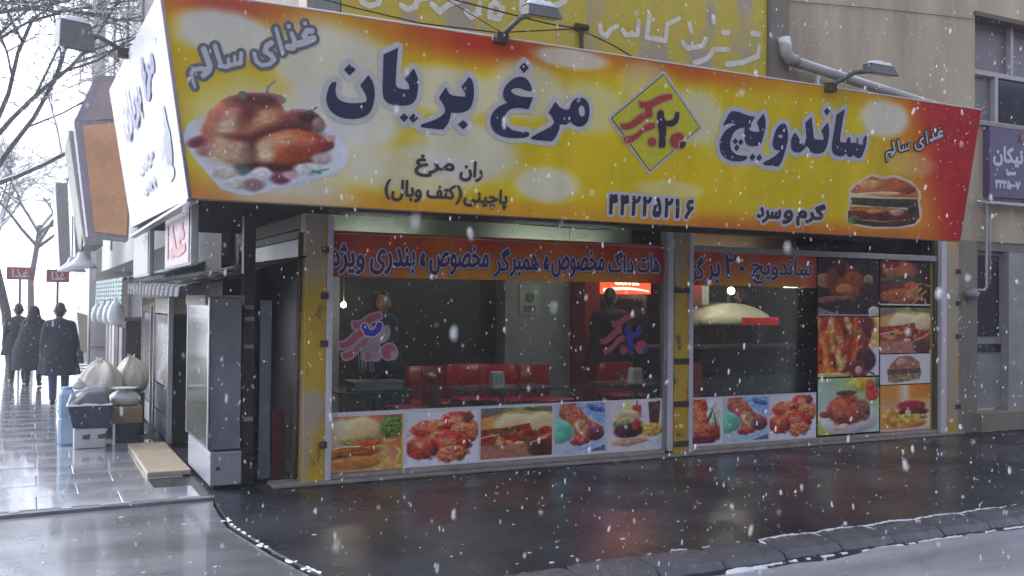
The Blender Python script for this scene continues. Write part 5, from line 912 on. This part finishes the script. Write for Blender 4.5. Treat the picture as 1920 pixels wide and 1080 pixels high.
tag(MB().tube([(-1.55, 7.0, .0), (-1.55, 7.0, 2.05)], .018, 8).build('thin_pole', alu2), 'thin metal pole at the front of the green awning', 'pole')
tag(MB().hexa([(-1.66, 6.9, .85), (-1.575, 6.9, .80), (-1.575, 6.93, .80), (-1.66, 6.93, .85)], [(-1.72, 6.9, 1.40), (-1.575, 6.9, 1.36), (-1.575, 6.93, 1.36), (-1.72, 6.93, 1.40)]).build('hanging_board', M('beige_board2', (.50, .43, .35), .6, var=.15)), 'narrow beige board hung on the thin pole beside the pedestrian in jeans', 'board')
t = thing('goods_rack', 'dark rack of wares against the shops beyond the sacks', 'rack', (-1.0, 7.5, 0)); MB().box(-1.15, 5.8, .0, -.5, 9.2, 1.3).build('frame', M('dark_goods', (.06, .045, .05), .7, var=.6, scale=4), t)
for i in range(5): MB().box(-1.19, 5.9+i*.66, .2, -1.152, 6.4+i*.66, 1.2).build('panel', M(('grey_board', 'brown_red_board', 'white_board2')[i % 3], ((.30, .30, .32), (.13, .06, .06), (.5, .49, .5))[i % 3], .5, var=.2, scale=3), t)

# ------------------------------------------------------------------ shop interior
int_off = (0, 0, 0)
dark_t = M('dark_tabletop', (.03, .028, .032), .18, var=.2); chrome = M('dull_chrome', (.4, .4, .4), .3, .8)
def table(x, y, w, d, lb):
    t = thing('cafe_table', lb, 'table', (x, y, .055), 'tables inside the shop'); MB().box(x-w/2, y-d/2, .70, x+w/2, y+d/2, .725).build('tabletop', dark_t, t, .006)
    MB().tube([(x, y, .07), (x, y, .70)], .03, 10).build('leg', chrome, t); MB().tube([(x, y, .056), (x, y, .075)], .2, 18).build('foot', black_m, t)
red_pl = M('red_chair_plastic', (.55, .008, .014), .35, var=.12, scale=5)
def chair(x, y, rz, lb):
    t = thing('red_chair', lb, 'chair', (x, y, .055), 'red chairs inside the shop'); t.rotation_euler.z = rz
    def put(name, mb, mat):
        me = bpy.data.meshes.new(name); me.from_pydata(mb.v, [], mb.f); me.polygons.foreach_set('use_smooth', mb.sm); me.materials.append(mat); o = bpy.data.objects.new(name, me); COL.objects.link(o); o.parent = t; return o
    R = []
    for i in range(9):
        a = -.9+1.8*i/8; R.append([(.29*math.sin(a)*1.1, -.20-.07*math.cos(a)+.10*(1-math.cos(a)), z) if k == 0 else (.29*math.sin(a)*1.1, -.225-.07*math.cos(a)+.10*(1-math.cos(a))-.03*(z-.4), z) for k, z in ((0, .44), (0, .62), (0, .82), (1, .82), (1, .62), (1, .44))])
    put('backrest', MB().loft(R), red_pl); s = put('seat', MB().box(-.22, -.22, .42, .22, .22, .455), red_pl); bv = s.modifiers.new('b', 'BEVEL'); bv.width = .015; bv.segments = 2
    for sx in (-1, 1):
        for sy in (-1, 1): put('leg', MB().tube([(sx*.18, sy*.18, .42), (sx*.21, sy*.21, 0)], .013, 8), chrome)
table(2.08, .68, 1.15, .6, 'dark table by the window with the left napkin holder'); table(3.75, .68, 1.0, .6, 'dark table behind the middle post with the right napkin holder'); table(.72, .95, .8, .6, 'dark table in the left corner of the window')
chair(1.25, 1.15, math.pi*.5, 'red chair between the left two tables'); chair(1.62, 1.55, math.pi*.9, 'red chair behind the left table edge'); chair(2.55, 1.5, math.pi, 'red chair behind the middle table'); chair(3.0, 1.35, math.pi*1.1, 'red chair right of the middle table'); chair(4.15, 1.5, math.pi, 'red chair near the middle post'); chair(4.7, 1.1, math.pi*.8, 'red chair at the left end of the right window'); chair(2.25, 1.75, math.pi*.95, 'red chair farthest back behind the middle table')
nap = M('white_napkin_plastic', (.86, .88, .86), .3, var=.03)
for x, y, lb in ((1.93, .50, 'white napkin holder on the middle table'), (3.62, .50, 'white napkin holder on the table by the middle post')):
    t = thing('napkin_holder', lb, 'napkin holder', (x, y, .725), 'napkin holders'); MB().hexa([(x-.075, y-.055, .726), (x+.075, y-.055, .726), (x+.075, y+.055, .726), (x-.075, y+.055, .726)], [(x-.062, y-.045, .90), (x+.062, y-.045, .90), (x+.062, y+.045, .90), (x-.062, y+.045, .90)]).build('box', nap, t, .012); MB().box(x-.04, y-.062, .77, x+.04, y-.056, .86).build('napkin', M('paper', (.74, .74, .72), .8), t)
t = thing('salt_shaker', 'small clear shaker left of the right napkin holder', 'shaker', (3.46, .52, .725)); MB().tube([(3.46, .52, .726), (3.46, .52, .80)], .025, 12, r1=.014).build('body', M('clear_plastic', (.4, .42, .42), .15), t); MB().tube([(3.46, .52, .801), (3.46, .52, .82)], .014, 10).build('cap', chrome, t)
t = thing('glass_tray', 'pale green glass tray on the left corner table', 'tray', (.72, .85, .725)); MB().box(.50, .70, .726, 1.0, 1.0, .80).build('case', M('green_glass_tray', (.26, .36, .31), .15, var=.2), t, .01); MB().box(.49, .69, .802, 1.01, 1.01, .815).build('lid', chrome, t)
# cooler with its lit header
t = thing('drinks_cooler', 'red drinks cooler with a lit red header inside the shop', 'cooler', (5.35, 4.0, .055)); rf = M('red_cooler_paint', (.30, .025, .02), .35, var=.2)
MB().box(4.86, 3.62, .06, 5.12, 4.3, 2.3).build('side_panel', rf, t, .01); MB().box(5.13, 3.7, .06, 6.0, 4.3, 1.74).build('body', M('cooler_dark', (.02, .012, .012), .3), t); hd_ = MB().box(5.13, 3.60, 1.75, 6.0, 4.3, 2.3).build('header', EMIT('red_lit_header', (.75, .05, .02), 1.1), t)
rings = [[(5.16+.8*u, 3.592, 1.775+.035*math.sin(u*3.0)+dz) for dz in (0, .05*(1-u*.6))] for u in np.linspace(0, 1, 12)]; mbs = MB()
for a, b in zip(rings[:-1], rings[1:]): mbs.add([a[0], b[0], b[1], a[1]], [(0, 1, 2, 3)])
mbs.build('swoosh', EMIT('cream_lit_swoosh', (.9, .6, .35), 1.6), hd_)
sheet('lettering', sdf(words([('COFFEE', 5.36, 1.885, 5.78, 1.965)], .004), [], .006, .02), .008, Plane((0, 3.596, 0), (1, 0, 0), (0, 0, 1)), .003, EMIT('white_lit_letters', (1, .8, .6), 2.0), hd_)
MB().box(5.2, 3.68, .2, 5.9, 3.695, 1.68).build('door_glass', M('cooler_glass', (.05, .015, .012), .1), t)
# kitchen side
kc = M('dark_blue_counter', (.012, .014, .022), .3, var=.3); t = thing('kitchen_counter', 'long dark counter behind the right window', 'counter', (6.6, 2.6, .055)); MB().box(4.95, 2.45, .06, 8.05, 3.1, .98).build('body', kc, t, .01); MB().box(4.92, 2.40, .982, 8.08, 3.14, 1.02).build('worktop', M('steel_worktop', (.16, .16, .17), .3, .5), t)
t = thing('extractor_hood', 'pale domed extractor hood over the counter', 'hood', (6.7, 3.0, 1.25)); R = []
for i in range(13):
    u = i/12; x = 6.22+1.52*u; top = 1.36+.26*math.sin(math.pi*u)**.7; R.append([(x, 2.75, 1.30), (x, 2.72, 1.34), (x, 2.85, top), (x, 3.2, top+.02), (x, 3.4, 1.3)])
MB().loft(R).build('canopy', M('pale_hood', (.50, .46, .36), .4, var=.2), t); MB().box(6.5, 3.0, 1.6, 6.62, 3.3, 2.9).build('duct', alu, t)
t = thing('red_tray', 'red tray in front of the extractor hood', 'tray', (7.3, 2.66, 1.02)); MB().box(6.98, 2.60, 1.30, 7.62, 2.70, 1.42).build('tray', red_pl, t, .01); MB().box(7.2, 2.62, 1.02, 7.4, 2.68, 1.298).build('stand', black_m, t)
t = thing('serving_hatch', 'pale framed hatch at the back of the kitchen', 'hatch', (7.7, 4.3, 1.3)); MB().box(7.42, 4.3, 1.52, 8.099, 4.36, 2.2).build('frame', M('pale_hatch', (.42, .45, .43), .5), t); MB().box(7.48, 4.285, 1.58, 8.02, 4.298, 2.14).build('opening', M('dark_hatch', (.05, .055, .05), .5), t)
# lit lamps of the shop, some added for their light
warm = (1, .86, .62); cool = (.92, 1, .92)
def bulb(p, r, col, st, lb, name='bulb_lamp'):
    t = thing(name, lb, 'lamp', p); MB().ball(p, r, 12, 8).build('bulb', EMIT('lit_%s' % lb.split()[0], col, st), t); MB().tube([(p[0], p[1], p[2]+r*.8), (p[0], p[1], 2.899)], .008, 6).build('cord', cab, t)
bulb((.92, 2.5, 1.555), .032, warm, 45, 'yellow bulb glowing at the left of the shop'); bulb((6.62, 2.5, 1.80), .05, warm, 40, 'glowing bulb hanging behind the short window strip')
for x0, x1, lb, e_ in ((.25, .95, 'tube lamp behind the left end of the long window strip', 'a'), (1.9, 3.1, 'tube lamp behind the right half of the long window strip', 'a'), (4.2, 5.3, 'added dim tube lamp lighting the boards behind the short window strip', 'b')):  # tube at the short strip is unseen, added to light the boards
    t = thing('tube_lamp', lb, 'lamp', ((x0+x1)/2, .2, 2.1)); MB().tube([(x0, .2, 2.165), (x1, .2, 2.165)], .018, 8).build('tube', EMIT('lit_tube_'+e_, cool if e_ == 'a' else warm, 4.5 if e_ == 'a' else 2.2), t); MB().box(x0-.05, .16, 2.10, x1+.05, .24, 2.14).build('fitting', nap, t)
for x, y, lb in ((2.6, 3.0, 'ceiling panel lamp over the left dining area'), (5.2, 3.0, 'ceiling panel lamp before the cooler'), (7.1, 1.9, 'ceiling panel lamp above the kitchen counter'), (2.4, 1.3, 'added ceiling panel lamp brightening the red chairs')):  # the panel over the chairs is unseen, added to brighten them
    t = thing('ceiling_panel', lb, 'lamp', (x, y, 2.85)); MB().box(x-.3, y-.3, 2.86, x+.3, y+.3, 2.898).build('frame', alu, t); MB().box(x-.26, y-.26, 2.853, x+.26, y+.26, 2.858).build('diffuser', EMIT('lit_panel', cool, 4.2), t)
t = thing('lit_panel_lamp', 'bright white lamp low over the kitchen', 'lamp', (7.6, 2.2, 1.85)); MB().box(7.42, 2.1, 1.86, 7.78, 2.3, 1.90).build('diffuser', EMIT('lit_kitchen', (1, .97, .85), 9), t); MB().tube([(7.6, 2.2, 1.9), (7.6, 2.2, 2.899)], .008, 6).build('cord', cab, t)
t = thing('wall_sign', 'small notice with a green picture on the white column', 'notice', (4.15, 3.98, 1.4)); MB().box(3.98, 3.985, 1.42, 4.32, 3.996, 1.86).build('paper', M('cream_notice', (.50, .50, .45), .6), t); MB().ball((4.15, 3.983, 1.68), .075, 10, 8, (1, .05, 1)).build('picture', M('green_notice', (.20, .26, .16), .6), t); MB().box(4.06, 3.975, 1.48, 4.24, 3.983, 1.56).build('picture', M('pink_notice', (.34, .16, .14), .6), t)

# ------------------------------------------------------------------ people
skin = M('skin', (.42, .24, .17), .5, var=.1, scale=10); hair = M('dark_hair', (.018, .014, .012), .5, var=.3, scale=30)
def person(label, loc, rz, hgt, coat, legs, cover=None, long_coat=.55, group=None, arms='down', stride=0.):
    """standing figure facing local -Y"""
    t = thing('person', label, 'person', loc, group); s = hgt/1.75
    def X(p): a = Vector(p)*s; a.rotate(Matrix.Rotation(rz, 3, 'Z')); return a+Vector(loc)
    def LM(L): return [(X(a), X(b), r*s, q*s) for a, b, r, q in L]
    hands = []
    HZ = .80 if arms == 'down' else 1.10; HY = -.06 if arms == 'down' else -.34
    for sx in (-1, 1):
        hx = sx*.27 if arms == 'down' else sx*.14; hands.append(((hx, HY, HZ), (hx, HY-.01, HZ-.07), .036, .034))
        for f in range(4): fx = hx+sx*(-.027+.018*f); hands.append(((fx, HY-.01, HZ-.09), (fx, HY-.03, HZ-.15+.008*abs(f-1)), .0095, .008))
        hands.append(((hx-sx*.03, HY-.01, HZ-.04), (hx-sx*.045, HY-.045, HZ-.09), .011, .009))
    body = LM([((0, 0, 1.38), (0, -.005, 1.50), .055, .052), ((0, .01, 1.60), (0, -.005, 1.655), .098, .092), ((0, -.03, 1.555), (0, -.035, 1.62), .070, .080), ((0, -.118, 1.60), (0, -.122, 1.575), .010, .016), ((-.095, .01, 1.60), (-.10, .015, 1.625), .014, .018), ((.095, .01, 1.60), (.10, .015, 1.625), .014, .018),
                 ((0, 0, .95), (0, 0, 1.38), .12, .11), ((-.09, 0, .92), (-.10, -.01-stride*.6, .5), .075, .055), ((.09, 0, .92), (.10, -.01+stride*.3, .5), .075, .055), ((-.10, -.01-stride*.6, .5), (-.10, .02-stride, .10), .052, .036), ((.10, -.01+stride*.3, .5), (.10, .02+stride, .12), .052, .036), ((-.15, 0, 1.38), (.15, 0, 1.38), .06, .06)]
                + [q for sx in (-1, 1) for q in (((sx*.19, 0, 1.38), (sx*(.25 if arms == 'down' else .24), .01, 1.10), .048, .038), ((sx*(.25 if arms == 'down' else .24), .01, 1.10), (sx*(.27 if arms == 'down' else .14), HY, HZ), .038, .028))]+hands)
    bodymesh('body', body, skin, t, .011*max(1, s), 2)
    legl = LM([((sx*.09, 0, .94), (sx*.10, -.01+stride*(.3 if sx > 0 else -.6), .50), .105, .078) for sx in (-1, 1)]+[((sx*.10, -.01+stride*(.3 if sx > 0 else -.6), .50), (sx*.10, .02+sx*stride, .12), .076, .058) for sx in (-1, 1)]+[((-.06, 0, .96), (.06, 0, .96), .12, .12)])
    bodymesh('trousers', legl, legs, t, .018, 4)
    for sx in (-1, 1): bodymesh('shoe', LM([((sx*.10, .04+sx*stride, .05), (sx*.11, -.13+sx*stride, .04), .048, .040)]), black_m, t, .012, 2)
    co = [((0, 0, 1.02), (0, 0, 1.32), .185, .185), ((-.16, 0, 1.36), (.16, 0, 1.36), .10, .10), ((0, 0, 1.32), (0, 0, 1.43), .15, .08)]+[q for sx in (-1, 1) for q in (((sx*.19, 0, 1.37), (sx*.25, .01, 1.10), .075, .062), ((sx*.25, .01, 1.10), (sx*(.27 if arms == 'down' else .15), HY*.9, HZ+.03), .060, .048))]
    def skirt(mb):
        rings = []; n = 28
        for k in range(9):
            u = k/8; z = 1.12-(1.12-(1.12-long_coat))*u; r = .20+.085*u
            rings.append([X((r*1.18*math.cos(a)*(1+.09*u*math.sin(8*a+1)), r*.86*math.sin(a)*(1+.09*u*math.sin(7*a)), z)) for a in [2*math.pi*j/n for j in range(n)]])
        mb.loft(rings)
    bodymesh('coat', LM(co), coat, t, .018, 4, skirt)
    if cover is not None:      # scarf or chador over head and shoulders
        cv = LM([((0, .015, 1.60), (0, .015, 1.66), .125, .115), ((0, .04, 1.58), (0, .03, 1.40), .13, .18), ((-.13, .02, 1.37), (.13, .02, 1.37), .12, .12), ((0, .02, 1.35), (0, .02, 1.2), .19, .21)])
        def drape(mb):
            rings = []; n = 36
            for k in range(12):
                u = k/11; z = 1.42-1.05*u; r = .16+.14*min(1, u*1.8)+.05*u
                rings.append([X((r*1.22*math.cos(a)*(1+.06*u*math.sin(7*a+2*u)), .02+r*.85*math.sin(a)*(1+.06*u*math.sin(6*a)), z)) for a in [2*math.pi*j/n for j in range(n)]])
            mb.loft(rings)
        bodymesh('chador', cv, cover, t, .018, 4, drape)
    else:
        bodymesh('hair', LM([((0, .03, 1.63), (0, .01, 1.685), .093, .085), ((0, .055, 1.60), (0, .05, 1.56), .075, .06)]), hair, t, .014, 2)
    for sx in (-1, 1): MB().ball(X((sx*.034, -.106, 1.612)), .011*s, 8, 6).build('eye', M('eye_dark', (.03, .02, .02), .2), t)
    return t
blk = M('black_wool', (.012, .012, .018), .85, var=.3, scale=20); nvy = M('navy_coat', (.018, .02, .035), .8, var=.3, scale=15); jeans = M('blue_jeans', (.04, .07, .14), .8, var=.2, scale=20); dkt = M('dark_trousers', (.02, .02, .025), .8)
person('person in a dark coat and blue jeans walking away on the pavement', (-1.92, 7.75, 0), math.pi, 1.53, nvy, jeans, None, .62, stride=.17)
person('person wrapped in a long black chador, second from the left edge', (-2.26, 11.0, 0), math.pi*.95, 1.45, blk, dkt, blk, .6, stride=.12); person('person in a black knee-length coat at the left edge of the picture', (-2.52, 11.9, 0), math.pi*1.05, 1.49, M('charcoal_coat', (.02, .018, .022), .85, var=.3, scale=20), dkt, None, .5, stride=-.16)
t = thing('shoulder_bag', 'dark bag hanging at the side of the pedestrian in jeans', 'bag', (-1.62, 7.7, .62)); MB().hexa([(-1.68, 7.58, .62), (-1.58, 7.58, .62), (-1.58, 7.86, .62), (-1.68, 7.86, .62)], [(-1.67, 7.62, .86), (-1.60, 7.62, .86), (-1.60, 7.82, .86), (-1.67, 7.82, .86)]).build('bag', M('plum_leather', (.05, .03, .045), .5), t, .02); MB().tube([(-1.635, 7.64, .85), (-1.70, 7.72, 1.18), (-1.635, 7.80, .85)], .012, 6).build('strap', black_m, t)
person('person in dark blue standing at the left inside the shop', (1.62, 3.1, .055), -1.3, 1.66, M('dark_blue_shirt', (.02, .025, .06), .8), dkt, None, .4, arms='front'); person('person with dark hair standing before the red cooler', (5.02, 3.2, .055), math.pi*.8, 1.76, M('brown_dark_shirt', (.03, .02, .02), .8), dkt, None, .4, arms='front'); person('person in dark clothes behind the kitchen counter', (7.66, 3.5, .055), math.pi, 1.80, M('black_shirt', (.015, .015, .018), .8), dkt, None, .4, arms='front')

# ------------------------------------------------------------------ bare snowy trees
bark = M('snowy_bark', (.10, .085, .08), .8, var=.3, scale=12, snow=.55)
def tree(label, base, hgt, spread, seed, levels=5, trunk=.13, lean=(0, 0)):
    r = random.Random(seed); t = thing('bare_tree', label, 'tree', base, 'bare trees of the side street'); tr, cr = MB(), MB()
    def grow(p, d, L, rad, lev):
        n = 4 if lev < 2 else 3; pts = [p]; q = Vector(p); dd = Vector(d)
        for i in range(n):
            dd = (dd+Vector((r.uniform(-.18, .18), r.uniform(-.18, .18), r.uniform(-.06, .16 if lev < 3 else -.02)))).normalized(); q = q+dd*L/n; pts.append(q.copy())
        (tr if lev < 2 else cr).tube(pts, rad, 7 if lev < 2 else 4 if lev < 4 else 3, cap=False, r1=rad*.6)
        if lev >= levels: return
        for k in range(r.choice((3, 4, 4)) if lev else 7):
            u = r.uniform(.35, 1) if lev else r.uniform(.78, 1); i = min(int(u*n), n-1); s = pts[i].lerp(pts[i+1], u*n-i)
            ax = Vector((r.uniform(-1, 1), r.uniform(-1, 1), r.uniform(-.2, .5))).normalized(); nd = (dd*.62+ax*spread).normalized()
            grow(s, nd, L*r.uniform(.55, .78), max(rad*.52, .009), lev+1)
    grow(Vector(base), Vector((lean[0], lean[1], 1)).normalized(), hgt*.42, trunk, 0)
    tr.build('trunk', bark, t); cr.build('crown', bark, t)
tree('bare snowy tree standing by the people at the far left', (-2.72, 17.6, -.05), 12.5, .7, 4, 6, .12)
tree('nearer bare tree whose snowy twigs fill the upper left corner', (-4.6, 15.5, -.05), 14.5, .8, 21, 6, .17, (.16, 0))
tree('distant bare tree farther down the side street', (-2.2, 34, -.05), 11, .7, 8, 5, .15)
tree('distant bare tree at the end of the side street', (-4.0, 42, -.05), 12, .7, 33, 5, .16)

# ------------------------------------------------------------------ falling snow and the air
g = np.random.default_rng(5)
def cloud(n, lo, hi): return np.array(lo)+g.random((n, 3))*(np.array(hi)-np.array(lo))
P = np.concatenate([cloud(24000, (-7, -8.6, .02), (8.5, -.3, 4.9)), cloud(7000, (-7, -.3, .02), (-1.75, 11, 6))])
P = P[~((P[:, 1] > -1.75) & (P[:, 2] > 2.2) & (P[:, 0] > -1.8))]; P = P[np.linalg.norm(P-np.array([-2.312, -8.2, 1.6]), axis=1) > .7]; N = len(P)
r_ = np.minimum(.0038, .0010+.0010*g.exponential(size=N)); tp = np.stack([g.normal(.06, .16, N), g.normal(0, .1, N), np.ones(N)], 1)*(r_*g.uniform(1.6, 4.2, N))[:, None]
V = np.zeros((N, 12, 3)); V[:, 0] = P+tp; V[:, 11] = P-tp
for k in range(2):
    for j in range(5):
        a = 2*math.pi*j/5+.6*k; q = r_*g.uniform(.75, 1.2, N); V[:, 1+5*k+j] = P+tp*(.45-.9*k)+np.stack([q*math.cos(a), q*math.sin(a), g.uniform(-.25, .25, N)*r_], 1)
F1 = []
for j in range(5): a, b = 1+j, 1+(j+1) % 5; F1 += [(0, a, b), (a, a+5, b+5), (a, b+5, b), (11, b+5, a+5)]
Fc = (np.array(F1)[None]+12*np.arange(N)[:, None, None]).reshape(-1, 3).astype(np.int32)
me = bpy.data.meshes.new('falling_snow'); me.vertices.add(12*N); me.vertices.foreach_set('co', V.ravel()); me.loops.add(Fc.size); me.loops.foreach_set('vertex_index', Fc.ravel()); me.polygons.add(len(Fc)); me.polygons.foreach_set('loop_start', np.arange(0, Fc.size, 3, dtype=np.int32)); me.update(calc_edges=True); me.polygons.foreach_set('use_smooth', [True]*len(Fc))
fl = M('snowflake', (.85, .87, .9), .8, var=.05); fl.node_tree.nodes['Principled BSDF'].inputs['Alpha'].default_value = .48
tag(link('falling_snow', me, fl), 'snowflakes falling in front of the shop', 'snow', kind='stuff')
hz = bpy.data.materials.new('snow_haze'); hz.use_nodes = True; n_, l_ = hz.node_tree.nodes, hz.node_tree.links; n_.remove(n_['Principled BSDF'])
pv = n_.new('ShaderNodeVolumePrincipled'); pv.inputs['Color'].default_value = (.92, .95, 1, 1); pv.inputs['Density'].default_value = .0028; pv.inputs['Anisotropy'].default_value = .7; l_.new(pv.outputs[0], n_['Material Output'].inputs['Volume'])
h = MB().box(-230, -230, -1.1, 230, 230, 19.6).build('haze', hz); tag(h, 'thin haze of falling snow in the street air', 'haze', kind='stuff')
